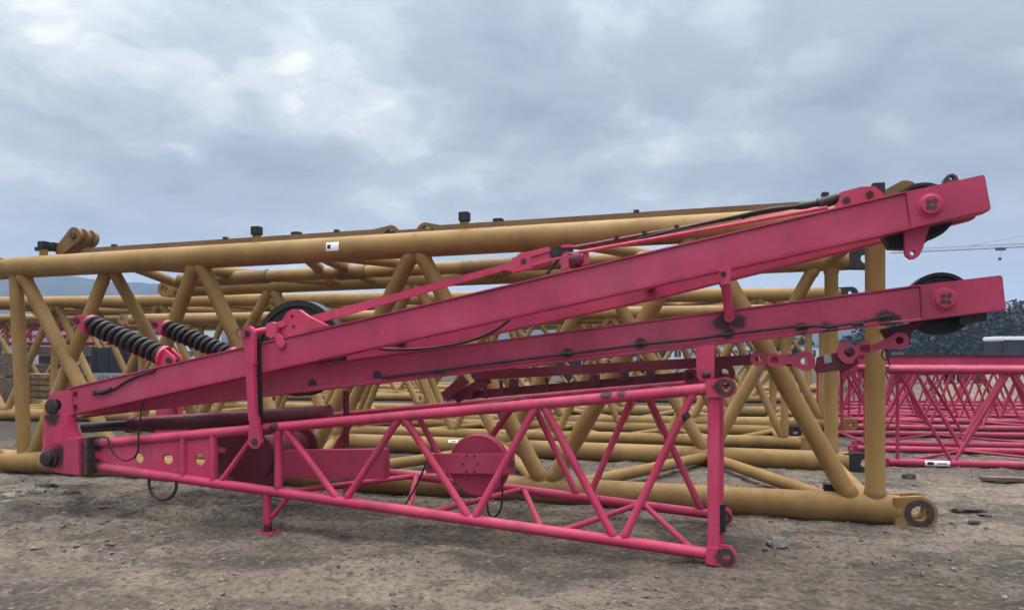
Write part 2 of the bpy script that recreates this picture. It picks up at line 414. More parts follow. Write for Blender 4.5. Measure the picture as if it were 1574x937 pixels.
def make_wood():
    rnd = random.Random(4); vt, fc, mi = [], [], []
    def quad(c, sx, sy, ax, ay):
        k = len(vt); vt.extend([c - ax*sx - ay*sy, c + ax*sx - ay*sy, c + ax*sx + ay*sy, c - ax*sx + ay*sy]); fc.append((k, k+1, k+2, k+3)); mi.append(0)
    for i in range(330):
        u = 1330 + 900 * rnd.random() if i > 70 else 1085 + 300 * rnd.random(); D = 112 + 40 * rnd.random()
        x, y = (u - CX) / F * D, D
        hh = (3.6 if u < 1330 else 8.2 if u > 1430 else 7) * (.8 + .4 * rnd.random())
        k = len(vt)                                                   # trunk
        for z, r in ((0, .18), (hh * .8, .07)):
            for q in range(5): vt.append(Vector((x + r*math.cos(q*1.257), y + r*math.sin(q*1.257), z)))
        for q in range(5): fc.append((k+q, k+(q+1) % 5, k+5+(q+1) % 5, k+5+q)); mi.append(1)
        w = hh * (.20 + .1 * rnd.random())
        for j in range(420):
            h = rnd.random() ** .7; a = rnd.random() * 6.283; rr = w * math.sqrt(rnd.random()) * (1.15 - .85 * abs(h - .35) ** 1.2)
            c = Vector((x + rr*math.cos(a), y + rr*math.sin(a), hh * (.10 + .90 * h)))
            ax = Vector((rnd.gauss(0, 1), rnd.gauss(0, 1), rnd.gauss(0, .6))).normalized(); ay = ax.cross(Vector((rnd.gauss(0, 1), rnd.gauss(0, 1), rnd.gauss(0, 1)))).normalized()
            quad(c, .15 + .22*rnd.random(), .11 + .16*rnd.random(), ax, ay)
    me = bpy.data.meshes.new('wood'); me.from_pydata(vt, [], fc); me.materials.append(M['leaf']); me.materials.append(M['trunk'])
    for p, k in zip(me.polygons, mi): p.material_index = k
    o = bpy.data.objects.new('far_wood', me); COL.objects.link(o); tag(o, kind='stuff')
make_wood()

# ------------------------------------------------------------------ generic lattice section
def lattice(name, label, cat, group, fr, sL, sR, W, zb, zt, rc, rb, front, far, posts, lace, mat, lugs=True, lugmat='steel', n=12, skip=()):
    """four chords, posts, side braces (front / far node lists of (s, 't'|'b')), top and bottom lacing nodes lace = [(s, 0|1)]"""
    root = thing(name, fr.st((sL + sR) / 2, W / 2, 0), label, cat, group)
    def P(s, t, k): return fr.st(s, t, zt(s) if k == 't' else zb(s))
    for t in (0, W):
        for k in 'tb':
            B().tube(P(sL, t, k), P(sR, t, k), rc, n=24).build('chord', mat, root)
    for t, nl in ((0, front), (W, far)):
        for (a, ka), (b, kb) in zip(nl, nl[1:]):
            if a is None or b is None: continue
            B().strut(P(a, t, ka), P(b, t, kb), rb, rc, fr.d, n).build('brace', mat, root)
        for s in posts: B().strut(P(s, t, 'b'), P(s, t, 't'), rb * 1.02, rc, fr.d, n).build('post', mat, root)
    for k in 'tb':
        for (a, ta), (b, tb) in zip(lace, lace[1:]):
            B().tube(P(a, W * ta, k), P(b, W * tb, k), rb * .85, n=n).build('brace', mat, root)
        for s in posts: B().tube(P(s, 0, k), P(s, W, k), rb * .9, n=n).build('cross_tube', mat, root)
    if lugs:
        for t in (0, W):
            for k in 'tb':
                for s, sg in ((sL, -1), (sR, 1)):
                    if (t > 0, k, sg) in skip: continue
                    c = P(s, t, k) + fr.d * sg * rc * 1.5; tip = P(s, t, k) - fr.d * sg * rc * .4; bb = B()
                    for off in (-rc * .62, rc * .28):
                        eye(bb, c + fr.n * off, tip + fr.n * off, rc * 1.8, rc * .98, rc * .45, fr.n, rc * .36)
                    bb.build('lug', lugmat if sg > 0 and not (k == 'b' and t == 0) else mat, root, bevel=rc * .04)
    return root
def zig(s0, s1, n, start):
    """n half bays from s0 to s1 alternating top and bottom"""
    return [(s0 + (s1 - s0) * i / n, ('tb' if start == 't' else 'bt')[i % 2]) for i in range(n + 1)]
def zl(s0, s1, n): return [(s0 + (s1 - s0) * i / n, i % 2) for i in range(n + 1)]

# ---- the large ochre boom section in front
T1 = Frame((3.7, 6.94), (.959, -.283))
tA, tB = T1.px(0, 413), T1.px(1150, 347); bA, bB = T1.px(0, 706.5), T1.px(1370, 783)
def lin(p, q, fr):
    a, b = fr.s_of(p), fr.s_of(q); return lambda s: p.z + (q.z - p.z) * (s - a) / (b - a)
z1t, z1b = lin(tA, tB, T1), lin(bA, bB, T1)
S = T1.su
W1 = 3.25; r1 = .142
front = [(S(30), 't'), (S(187), 'b'), (S(304), 't'), (S(462), 'b'), (S(640), 't'), (S(840), 'b'), (S(1072), 't'), (S(1315), 'b')]
far = [(s, 'b' if k == 't' else 't') for s, k in front]
sL1, sR1 = S(8), S(1382)
lace1 = [(S(30), 1), (S(187), 0), (S(304), 1), (S(462), 0), (S(640), 1), (S(840), 0), (S(1072), 1), (S(1315), 0)]
t1 = lattice('boom_section', 'large ochre tubular crane boom section nearest behind the pink mast frame', 'crane boom section', 'ochre boom sections lying in the yard',
             T1, sL1, sR1, W1, z1b, z1t, r1, .086, front, far, [S(1345)], lace1, 'yellow', n=18, skip={(False, 'b', 1)})
# the leaning end post, bracing inside the left end
def on1(u, v, t=0.0): return T1.px(u, v, t)
B().tube(on1(24, 411), on1(38, 706), .085, n=18).build('post', 'yellow', t1)
B().tube(on1(49, 702, .02), on1(166, 412, .10), .080, n=18).build('brace', 'yellow', t1)
B().tube(on1(172, 412, .10), on1(300, 640, 1.0), .074, n=18).build('brace', 'yellow', t1)
sf_ = S(572, W1); B().tube(T1.st(S(478), 0, z1t(S(478))), T1.st(sf_, W1, z1t(sf_)), .075, n=18).build('brace', 'yellow', t1)
# end lug at the bottom right, bigger cheek plates
bb = B(); ce = T1.st(S(1408), 0, z1b(S(1408)) + .005)
for off in (-.135, .06): eye(bb, ce + T1.n * off, T1.st(S(1370), off, z1b(S(1370))), .27, .155, .068, T1.n, .075)
bb.build('lug', 'yellow', t1, bevel=.008)
for off in (-.142, .137):
    B().holed([ce + T1.n*off + (T1.d*math.cos(a*math.pi/14) + UP*math.sin(a*math.pi/14))*.125 for a in range(28)], ce + T1.n*off, .069, T1.n*.006).build('wear_ring', 'rust', t1)
# pipe along the middle of the top, its shaded lengths painted a duller ochre
def pipe(u0, u1, t, dz, r, m):
    a, b = S(u0), S(u1); return B().tube(T1.st(a, t, z1t(a) + dz), T1.st(b, t, z1t(b) + dz), r, n=18).build('pipe', m, t1)
pipe(150, 300, 1.5, -.08, .10, 'yellowdull'); pipe(300.5, 420, 1.5, -.08, .085, 'yellow'); pipe(420.5, 470, 1.5, -.08, .10, 'yellowdull')
pipe(470.5, 640, 1.5, -.08, .085, 'yellow'); pipe(640.5, 730, 1.5, -.08, .10, 'yellowdull'); pipe(730.5, 1240, 1.5, -.08, .085, 'yellow')
B().box(T1.px(1275, 748, .12), T1.d*.055, T1.n*.06, UP*.035).build('rubber_pad', 'black', t1, bevel=.006)
# white stickers with a dark mark
p, q = T1.st(sL1, 0, z1t(sL1)), T1.st(sR1, 0, z1t(sR1)); Lc = sR1 - sL1
def frac(u, t=0.0): return (S(u, t) - sL1) / Lc
st = B().patch(p, q, r1, frac(511), frac(530), R(-14), R(26)).build('sticker', 'white', t1)
B().patch(p, q, r1 + .003, frac(513), frac(518), R(-4), R(14)).build('mark', 'black', st)
p, q = T1.st(sL1, W1, z1b(sL1)), T1.st(sR1, W1, z1b(sR1))
st = B().patch(p, q, r1, frac(693, W1), frac(708, W1), R(30), R(52)).build('sticker', 'white', t1)
B().patch(p, q, r1 + .003, frac(697, W1), frac(705, W1), R(36), R(46)).build('mark', 'grey', st)
# saddle brackets with black rubber pads on the top chord
for u in (65, 393, 713, 1350):
    s = S(u); zt_ = z1t(s) + r1 - .012
    for t, ds in ((.02, 0), (.50, .24)):
        f = B().box(T1.st(s + ds, t, zt_ + .045), T1.d*.045, T1.n*.03, UP*.055).build('pad_bracket', 'yellow', t1, bevel=.005)
        B().box(T1.st(s + ds, t, zt_ + .150), T1.d*.055, T1.n*.05, UP*.050).build('rubber_pad', 'black', f, bevel=.006)
    B().box(T1.st(s + .05, .28, zt_ - .01), T1.d*.05, T1.n*.31, UP*.014).build('pad_bracket', 'yellow', t1)

# ---- pendant bar lying in those brackets
def pend_z(u): return z1t(S(u)) + r1 + .062
pb = thing('pendant_bar', T1.st(S(640), .28, pend_z(640)), 'long ochre pendant bar with eye plates lying in brackets on top of the ochre boom', 'crane pendant')
def pbar(u0, u1, hgt=.10, th=.05, t=.28):
    a, b = S(u0), S(u1)
    pa, pb_ = T1.st(a, t, pend_z(u0)), T1.st(b, t, pend_z(u1))
    return B().beam(pa, pb_, th, hgt, T1.n).build('bar', 'yellowdull', pb, bevel=.006)
pbar(100, 570); pbar(652, 1378)
for u, hump, tip in ((584, -.005, 548), (636, .015, 676)):
    bb = B(); s = S(u); c = T1.st(s, .25 if u < 600 else .33, pend_z(u) + hump - .03); nt_ = T1.st(S(tip), .25 if u < 600 else .33, pend_z(tip) - .01)
    eye(bb, c, nt_, .09, .122, .070, T1.n, .05); bb.build('eye_plate', 'yellowdull', pb, bevel=.006)
    B().tube(c + T1.n*.012, c + T1.n*.045, .060, n=20).build('pin', 'steel', pb)
bb = B(); c = T1.st(S(604), .29, pend_z(604) - .02); bb.beam(T1.st(S(572), .29, pend_z(572) - .03), T1.st(S(650), .29, pend_z(650) - .03), .05, .11, T1.n); bb.build('link_plate', 'yellowdull', pb, bevel=.006)
# raised triple eye at the left end, hump eye at the right end
c0 = T1.px(113, 362, .16)
for k in range(3):
    o_ = T1.n * (.13 * k); bb = B(); eye(bb, c0 + o_, T1.px(86, 389, .16) + o_, .13, .112, .036, T1.n, .055); bb.build('eye_plate', 'yellowdull', pb, bevel=.006)
B().tube(c0 - T1.n*.03, c0 + T1.n*.36, .042, n=16).build('pin', 'rust', pb)
bb = B(); bb.beam(T1.px(57, 383, .1), T1.px(82, 383, .1), .08, .05, T1.n); bb.build('clamp', 'black', pb)
bb = B(); bb.box(T1.px(86, 380, .2), T1.d*.05, T1.n*.08, UP*.055); bb.build('clamp', 'black', pb, bevel=.006)
bb = B(); s = S(1400); eye(bb, T1.st(s, .27, pend_z(1400) + .04), T1.st(S(1350), .27, pend_z(1350)), .11, .15, .06, T1.n, .06); bb.build('eye_plate', 'yellowdull', pb, bevel=.006)
for u in (149, 324, 499, 973):
    B().box(T1.st(S(u), .28, pend_z(u) + .06), T1.d*.028, T1.n*.03, UP*.018).build('clip', 'rust', pb, bevel=.004)

# ---- second and third ochre sections behind
def regular(name, label, u0, v0, u1, v1, topv_u, topv, width, rc, rb, bays, group, mat, cat='crane boom section', rev=False, lug='steel', ext=(0, 0), clear=0.0):
    """section whose near bottom chord touches the ground at photo points (u0,v0) and (u1,v1); its top chord passes row topv at column topv_u"""
    def gp(u, v): Y = H * F / (v - HY); return Vector(((u - CX) / F * Y, Y, 0))
    a, b = gp(u0, v0), gp(u1, v1); fr = Frame((a.x, a.y), (b.x - a.x, b.y - a.y))
    Ln = (b - a).length; sa, sb = -ext[0], Ln + ext[1]
    zt = fr.px(topv_u, topv).z; zbb = rc - .01 + clear
    i0, i1 = sa + rc * 2.2, sb - rc * 2.2
    fn, bn = zig(i0, i1, bays, 'b' if rev else 't'), zig(i0, i1, bays, 't' if rev else 'b')
    return lattice(name, label, cat, group, fr, sa, sb, width, lambda s: zbb, lambda s: zt, rc, rb, fn, bn, [i0, i1], zl(i0, i1, bays), mat, n=10, lugmat=lug), fr, sa, sb, zt
regular('boom_section', 'ochre boom section second in line behind the nearest one', 0, 645, 1290, 662, 100, 464, 3.2, .14, .085, 15, 'ochre boom sections lying in the yard', 'yellow', ext=(1.5, 0))
regular('boom_section', 'ochre boom section third in line, behind the second full-height one', -60, 611, 1255, 619, 300, 487, 3.0, .13, .08, 17, 'ochre boom sections lying in the yard', 'yellow', rev=True, ext=(1, 0))

regular('boom_section', 'lower ochre boom section squeezed between the nearest one and the second in line', 300, 664, 1230, 690, 700, 484, 1.9, .11, .062, 13, 'ochre boom sections lying in the yard', 'yellow', ext=(1.5, 0))
regular('boom_section', 'ochre boom section fourth in line, deepest in the yard behind all others', -30, 597.5, 1290, 602, 600, 499, 2.8, .13, .075, 17, 'ochre boom sections lying in the yard', 'yellow')

# ------------------------------------------------------------------ the pink mast frame in front
FR = Frame((1.56, 5.52), (.9644, -.2645)); n_, d_ = FR.n, FR.d
X = FR.px
WF = 1.43
bl = FR.st(-3, .7, 0)
bst = [(tuple(X(u, v, t) - bl), r) for u, v, t, r in ((86, 702, -.07, .13), (80, 640, -.07, .10), (150, 716, 0, .09), (150, 681, 0, .08), (1112, 594, -.06, .075), (1113, 854, -.06, .075), (930, 605, -.04, .05), (955, 602, -.04, .045), (420, 656, -.04, .05),  (125, 715, -.1, .05), (412, 815, 0, .09))]
M['pinkbase'] = paint('pink_frame_paint', PINK, .45, dirt_amt=.6, stains=bst, spec=.28)
base = thing('lattice_frame', bl, 'pink tapering lattice frame standing on the dirt under the two pink masts', 'crane frame')
fb0, fb1 = X(150, 716.5), X(1100, 852); ft0, ft1 = X(150, 681), X(1092, 597)
zfb, zft = lin(fb0, fb1, FR), lin(ft0, ft1, FR)
def fpt(s, t, k): return FR.st(s, t, zft(s) if k == 't' else zfb(s))
sA, sB = FR.su(150), FR.su(1098)
for t in (0, WF):
    for k in 'tb': B().tube(fpt(sA, t, k), fpt(sB, t, k), .044, n=22).build('chord', 'pinkbase', base)
def ftube(a, b, r, ta=0.0, tb=None, name='brace', mat='pinkbase'):
    return B().strut(X(*a, ta), X(*b, ta if tb is None else tb), r, .044, d_, 14).build(name, mat, base)
ftube((428, 657), (428, 754), .034, name='post')
for a, b in (((437, 657), (520, 768)), ((614, 642), (531, 769)), ((621, 642), (722, 796)), ((824, 624), (729, 797)), ((836, 624), (945, 828)), ((1067, 600), (957, 830)), ((397, 660), (338, 742))):
    ftube(a, b, .031 if a[0] != 397 else .024)
# far side braces (in the shade of the front)
for a, b in (((640, 634), (693, 733)), ((792, 620), (708, 735)), ((818, 617), (888, 762)), ((975, 603), (905, 764)), ((993, 602), (1077, 780)), ((450, 655), (480, 712)), ((545, 640), (500, 715))):
    ftube(a, b, .031, WF)
B().tube(X(532, 600, .75), X(532, 700, .75), .030, n=12).build('post', 'wine', base)
# lacing underneath, from side to side
def bs(u, t): return FR.su(u, t)
def und(u0, t0, u1, t1_): B().tube(fpt(bs(u0, t0), t0, 'b'), fpt(bs(u1, t1_), t1_, 'b'), .026, n=12).build('brace', 'pinkbase', base)
und(430, 0, 638, WF); und(628, 0, 640, WF); und(655, 0, 800, WF); und(833, 0, 806, WF); und(858, 0, 980, WF); und(1068, 0, 992, WF)
def ovr(u0, t0, u1, t1_): B().tube(fpt(bs(u0, t0), t0, 't'), fpt(bs(u1, t1_), t1_, 't'), .024, n=12).build('brace', 'wine', base)
ovr(640, 0, 800, WF); ovr(830, 0, 800, WF); ovr(850, 0, 985, WF); ovr(1060, 0, 1000, WF)
# end frame on the right: posts, cross bars, black lagged post
for t in (0, WF):
    a, b = FR.st(-.07, t, zfb(-.07)), FR.st(-.07, t, zft(-.07))
    B().beam(a, b, .088, .085, d_).build('post', 'pinkbase', base, bevel=.008)
B().tube(fpt(-.05, 0, 't'), fpt(-.05, WF, 't'), .04, n=14).build('cross_tube', 'pinkbase', base)
B().tube(fpt(-.05, 0, 'b'), fpt(-.05, WF, 'b'), .04, n=14).build('cross_tube', 'pinkbase', base)
po = B().tube(FR.st(-.03, .22, zfb(0) + .02), FR.st(-.03, .22, zft(0)), .035, n=14).build('post', 'pinkbase', base)
B().path([FR.st(-.03, .22, zfb(0) + z) for z in (.13, .17, .24, .31, .34)], .052, n=12).build('rubber_wrap', 'black', po)
B().path([X(1051, 636) - n_*.004, X(1057, 644) - n_*.004], .035, n=12).build('tape_band', 'black', base)
# lugs at the right end: pairs of cheeks with a pin hole
for t in (0, WF):
    for k in 'tb':
        c = fpt(sB + .085, t, k); tip = fpt(sB - .06, t, k); bb = B()
        for off in (-.062, .030): eye(bb, c + n_*off, tip + n_*off, .125, .073, .032, n_, .032)
        lg = bb.build('lug', 'pinkbase', base, bevel=.004)
        for off in (-.0655, .0625):
            B().holed([c + n_*off + (d_*math.cos(a*math.pi/12) + UP*math.sin(a*math.pi/12))*.060 for a in range(24)], c + n_*off, .033, n_*.003).build('wear_ring', 'rust', lg)
# web plate with three round holes between the chords at the left
bb = B(); us = (142, 238, 283, 334); holes = ((215, 704), (259, 704.5), (308, 706))
for (ua, ub), (hu, hv) in zip(zip(us, us[1:]), holes):
    a, b = FR.su(ua), FR.su(ub)
    q = [FR.st(a, .0, zfb(a) + .03), FR.st(b, 0, zfb(b) + .03), FR.st(b, 0, zft(b) - .03), FR.st(a, 0, zft(a) - .03)]
    bb.holed([p - n_*.008 for p in q], X(hu, hv) - n_*.008, .052 if hu > 230 else .046, n_*.016)
bb.build('web_plate', 'pinkbase', base)
for u in (283, 329):
    s = FR.su(u); B().tube(FR.st(s, -.01, zfb(s)), FR.st(s, -.01, zft(s)), .030, n=14).build('post', 'pinkbase', base)
B().prism([X(335, 668, WF), X(430, 660, WF), X(430, 745, WF), X(335, 728, WF)], n_*.012).build('web_plate', 'wine', base)
# left heel: hinge cheeks with two pins, and the splice box
for t0 in (-.07, WF - .03):
    out = [(77, 636), (112, 636), (117, 660), (124, 671), (139, 674), (139, 724), (112, 727), (92, 723), (76, 702), (74, 672)]
    lg = B().prism([X(u, v) + n_*t0 for u, v in out], n_*.10).build('heel_plate', 'pinkbase', base, bevel=.006)
    pc = X(86, 702) + n_*(t0 - .002)
    B().lathe(pc, -n_, [(.098, -.01), (.098, .012), (.085, .016)], 32).build('collar', 'pinkbase', lg)
    B().lathe(pc, -n_, [(.066, 0), (.066, .05), (.055, .058), (0, .058)], 28).build('pin', 'steel', lg)
    B().prism([X(113, 671) + n_*(t0 - .05), X(138, 671) + n_*(t0 - .05), X(138, 728) + n_*(t0 - .05), X(113, 725) + n_*(t0 - .05)], n_*.16).build('splice_box', 'pinkbox', lg, bevel=.008)
    B().prism([X(140.5, 671) + n_*(t0 - .03), X(147, 671) + n_*(t0 - .03), X(147, 727) + n_*(t0 - .03), X(140.5, 728) + n_*(t0 - .03)], n_*.13).build('splice_box', 'rust', lg, bevel=.004)
B().tube(X(86, 702, -.04), X(86, 702, WF), .05, n=18).build('cross_tube', 'wine', base)
B().tube(X(128, 700, 0), X(128, 700, WF), .05, n=18).build('cross_tube', 'wine', base)
# standing foot with brace and pad
fz = X(412, 818).z
B().tube(X(410, 756), X(412, 815), .036, n=14).build('leg', 'pinkbase', base)
B().tube(X(444, 762), X(418, 794), .022, n=12).build('brace', 'pinkbase', base)
fp = X(412, 816); B().box(Vector((fp.x, fp.y, fp.z - .004)), d_*.095, n_*.10, UP*.012).build('foot_plate', 'pinkbase', base, bevel=.004)
gp0 = FR.st(FR.su(412), WF, 0); B().tube(Vector((gp0.x, gp0.y, .0)), FR.st(FR.su(412), WF, zfb(FR.su(412))), .036, n=14).build('leg', 'pinkbase', base)
# box cross member with bolt holes; sheave block
bx = B().prism([X(434, 692, .30), X(592, 690, .30), X(592, 736, .30), X(434, 734, .30)], n_*.10).build('cross_beam', 'pinkbox', base, bevel=.006)
for u, v in ((520, 709), (541, 709.5), (520, 727), (541, 727)): B().tube(X(u, v, .297), X(u, v, .31), .009, n=10).build('bolt', 'rust', bx)
sb = B().prism([X(655, 697, .36), X(790, 697, .36), X(790, 728, .36), X(655, 727, .36)], n_*.03).build('sheave_plate', 'pinkbox', base, bevel=.003)
for u, v in ((717, 700), (729, 700), (711, 712.5), (734, 712.5), (717, 724.5), (729, 724.5)): B().tube(X(u, v, .350), X(u, v, .37), .011, n=10).build('bolt', 'rust', sb)
sc = X(736, 714, .45)
B().lathe(sc, n_, [(.06, -.03), (.258, -.03), (.268, -.02), (.268, -.008), (.238, .02), (.268, .048), (.268, .06), (.258, .07), (.06, .07)], 56).build('sheave', 'magenta', base)
B().prism([X(655, 697, .54), X(790, 697, .54), X(790, 728, .54), X(655, 727, .54)], n_*.03).build('sheave_plate', 'wine', base)
B().tube(X(660, 712, 0.0), X(660, 712, WF), .03, n=12).build('cross_tube', 'wine', base); B().tube(X(786, 712, 0.1), X(786, 712, WF), .03, n=12).build('cross_tube', 'wine', base)
# winch drum in the shadow at the left
dc = X(383, 703, .35)
B().lathe(dc, n_, [(.07, -.02), (.25, -.02), (.25, .02), (.18, .025), (.18, .78), (.25, .785), (.25, .825), (.07, .825)], 48).build('winch_drum', 'wine', base)

# link bar that holds the upper mast to the frame
lk = thing('link_bar', X(391, 678, -.10), 'upright pink link bar pinned between the upper mast and the lattice frame', 'crane link')
bb = B(); side = n_ * .022
eye(bb, X(380, 512, -.13), X(385, 560, -.13), .072, .062, .018, n_, .045)
eye(bb, X(391, 678, -.13), X(389, 640, -.13), .072, .062, .018, n_, .045)
bb.beam(X(385, 556, -.105), X(389.5, 645, -.105), .045, .074, n_)
bb.build('bar', 'pink', lk, bevel=.004)
B().tube(X(380, 512, -.15), X(380, 512, .0), .024, n=16).build('pin', 'steel', lk)
B().tube(X(391, 678, -.15), X(391, 678, -.02), .027, n=16).build('pin', 'steel', lk)
B().beam(X(397, 520, -.03), X(402, 672, -.03), .02, .035, n_).build('bar', 'black', lk)
rp = [X(380 - 9 + 8*math.cos(a), 512 + 8*math.sin(a), -.155) for a in [i*.5 for i in range(13)]]
B().path(rp, .004, n=6, smooth=1).build('ring_clip', 'black', lk)

# ------------------------------------------------------------------ the two box masts
def boxleg(parent, q, t, th, mat, flange=True, name='leg'):
    """box beam from four photo corners (tl, tr, br, bl) on the plane t; thin flange lips top and bottom"""
    P = [X(u, v, t) for u, v in q]
    o = B().prism(P, n_ * th).build(name, mat, parent, bevel=.007)
    if flange:
        up = (P[0] - P[3]).normalized()
        for a, b, sgn in ((P[0], P[1], 1), (P[3], P[2], -1)):
            c0_, c1_ = a + up*sgn*.004 + n_*th/2, b + up*sgn*.004 + n_*th/2
            B().beam(c0_, c1_, th + .030, .012, n_).build('flange', mat, o, bevel=.002)
    return o
def hinge(parent, u, v, t, r, th):
    c = X(u, v, t); B().lathe(c, -n_, [(r*.72, -.02), (r*.72, .03), (r*.6, .04), (0, .04)], 28).build('pin', 'steel', parent)
def boss(parent, u, v, t, r):
    c = X(u, v, t)
    o = B().lathe(c, -n_, [(r*1.28, -.01), (r*1.28, .006), (r*1.0, .010), (r*1.0, .024), (r*.92, .030), (0, .030)], 36).build('boss', 'pink', parent)
    for du, dv in ((-4.2, -4.4), (5, -5), (-4.6, 4.4), (4.2, 4.8)):
        p = X(u + du, v + dv, t); B().tube(p - n_*.034, p - n_*.020, .0165, n=14).build('bolt', 'rust', o)
def sheave(parent, c, r, w, mat='nylon'):
    return B().lathe(c, n_, [(r*.2, -w/2), (r*.62, -w/2), (r*.64, -w*.36), (r*.86, -w*.36), (r*.88, -w/2), (r, -w/2), (r*.90, 0), (r, w/2), (r*.6, w/2), (r*.2, w/2)], 64).build('sheave', mat, parent)

um = thing('box_mast', X(87, 624, .6), 'upper pink box mast rising steeply to the right from the heel of the lattice frame', 'crane mast', 'pink box masts of the crane')
UQ = [(104, 597.5), (1392, 296.5), (1400, 349.5), (104, 637)]
hs = [(1392, 294.5), (1513, 268), (1523, 323), (1400, 351.5)]
leg = boxleg(um, UQ, 0.0, .15, 'pinkbox')
def mirror(q, t): return q
# root eye of the near leg
B().holed(stadium(X(87, 622, -.01), X(112, 616.5, -.01), .235, .125)((UP - d_*.2).normalized().cross(n_).cross(n_) * -1 if False else n_.cross((X(112, 616.5) - X(87, 622)).normalized()).normalized()), X(87, 622, -.01), .05, n_*.16).build('root_eye', 'pinkbox', um, bevel=.006)
B().lathe(X(80.5, 624.5, -.01), -n_, [(.078, -.03), (.078, .012), (.066, .020), (0, .020)], 32).build('pin', 'steel', um)
for v0 in (602, 622): B().box(X(115, v0 + 3, -.012), d_*.012, n_*.015, UP*.022).build('bolt', 'wine', um, bevel=.004)
# head of the near leg, thicker plate
hd = B().prism([X(u, v, -.012) for u, v in hs], n_*.17).build('head_box', 'pinkbox', um, bevel=.006)
boss(hd, 1430, 315, -.012, .066)
# far leg: parallel, then drawing in towards the head
def uleg_pt(u, v, w): return X(u, v, 0) + n_ * w
WU = 1.22
def far_leg(parent, q, w0, split, w1, th, mat):
    """q: near corners; far copy shifted by w0 up to the fraction split, then in to w1 at the head"""
    P = [X(u, v, 0) for u, v in q]
    def at(k): return P[0].lerp(P[1], k), P[3].lerp(P[2], k)
    secs = []
    for k, w in ((0, w0), (split, w0), (1, w1)):
        a, b = at(k); secs.append([a + n_*w, a + n_*(w + th), b + n_*(w + th), b + n_*w])
    bb = B(); pr = None
    for sct in secs:
        rg = [bb.bm.verts.new(p) for p in sct]
        if pr: bb.bridge(pr, rg)
        else: bb.bm.faces.new(rg)
        pr = rg
    bb.bm.faces.new(pr[::-1]); return bb.build('leg', mat, parent, bevel=.006)
far_leg(um, [UQ[0], hs[1], hs[2], UQ[3]], WU, .70, .30, .15, 'pinkbox')
B().tube(X(87, 622, .1), X(87, 622, WU + .1), .045, n=18).build('cross_tube', 'wine', um)
for k in (.30, .62): 
    p = X(*[a + (b - a)*k for a, b in zip((104, 617), (1513, 296))]); B().tube(p + n_*.10, p + n_*(WU + .02), .05, n=16).build('cross_tube', 'wine', um)
# end plate joining the legs at the head, sheave between them
B().prism([X(1511, 272, .15), X(1520, 321, .15), X(1520, 321, .15) + n_*.20, X(1511, 272, .15) + n_*.20], d_*.012).build('end_plate', 'wine', um)
sheave(um, X(1416, 327, .23), .205, .12)
B().prism([X(u, v, .16) for u, v in ((1352, 350), (1425, 335), (1425, 372), (1392, 382), (1368, 381))], n_*.13).build('guard', 'black', um, bevel=.004)
# lugs: hanging cheek below the head, small ear on top
lo = [(1390, 345), (1432, 338), (1418, 384), (1413, 393), (1407, 397.5), (1400, 398), (1393, 393), (1391, 386)]
B().holed([X(u, v, .06) for u, v in lo], X(1403, 388.5, .06), .018, n_*.05).build('lug', 'pinkbox', um, bevel=.004)
eo = [(1448, 284), (1452, 274), (1458, 268), (1465, 266.5), (1471, 270), (1475, 279)]
B().holed([X(u, v, .20) for u, v in eo], X(1463, 273.5, .20), .013, n_*.05).build('lug', 'rust', um, bevel=.004)
# short stay hanging to the lower mast
stt = B(); 
stt.prism([X(u, v, -.02) for u, v in ((1104, 413), (1125, 409), (1122, 436), (1108, 438))], n_*.02)
stt.tube(X(1114, 428, .06), X(1121, 487, .16), .034, n=16); stt.tube(X(1121, 487, .14), X(1121, 487, .22), .040, n=18)
sy = stt.build('stay', 'pink', um, bevel=.003)
B().tube(X(1112, 421, -.03), X(1112, 421, .0), .020, n=14).build('pin', 'steel', sy)
# catch bracket and lever on the top flange at the left, humped bracket plate
bb = B(); bb.holed([X(u, v, .03) for u, v in ((434, 519), (432, 494), (441, 480), (449, 474.5), (459, 475.5), (474, 486), (503, 500))], X(449, 486, .03), .015, n_*.05)
br = bb.build('bracket', 'pink', um, bevel=.004)
B().tube(X(451, 501, .02), X(451, 501, .09), .014, n=12).build('bolt', 'rust', br)
bb = B(); bb.prism([X(u, v, -.02) for u, v in ((408, 498), (417, 494), (424, 497), (425, 515), (417, 521), (408, 516))], n_*.08); bb.build('catch', 'pink', um, bevel=.005)
bb = B(); bb.prism([X(u, v, -.03) for u, v in ((420, 514), (428, 512), (438, 527), (436, 534), (429, 535), (424, 528))], n_*.04); bb.build('lever', 'pink', um, bevel=.005)
B().tube(X(386, 511, -.02), X(412, 506, .0), .026, n=14).build('catch', 'pink', um)
B().beam(X(420, 503, .02), X(440, 496, .04), .05, .06, n_).build('catch', 'pink', um, bevel=.005)
# roller saddle halfway along
for u, tt in ((868, .01), (899, .08)):
    B().prism([X(u - 7, 416 - (u-868)*.23, tt), X(u + 7, 413 - (u-868)*.23, tt), X(u + 5, 386, tt), X(u - 4, 390, tt)], n_*.03).build('roller_bracket', 'pinkbox', um, bevel=.004)
B().lathe(X(884, 398, .02), n_, [(.012, -.02), (.042, -.005), (.055, .03), (.058, .07), (.055, .11), (.042, .145), (.012, .16)], 32).build('roller', 'wine', um)
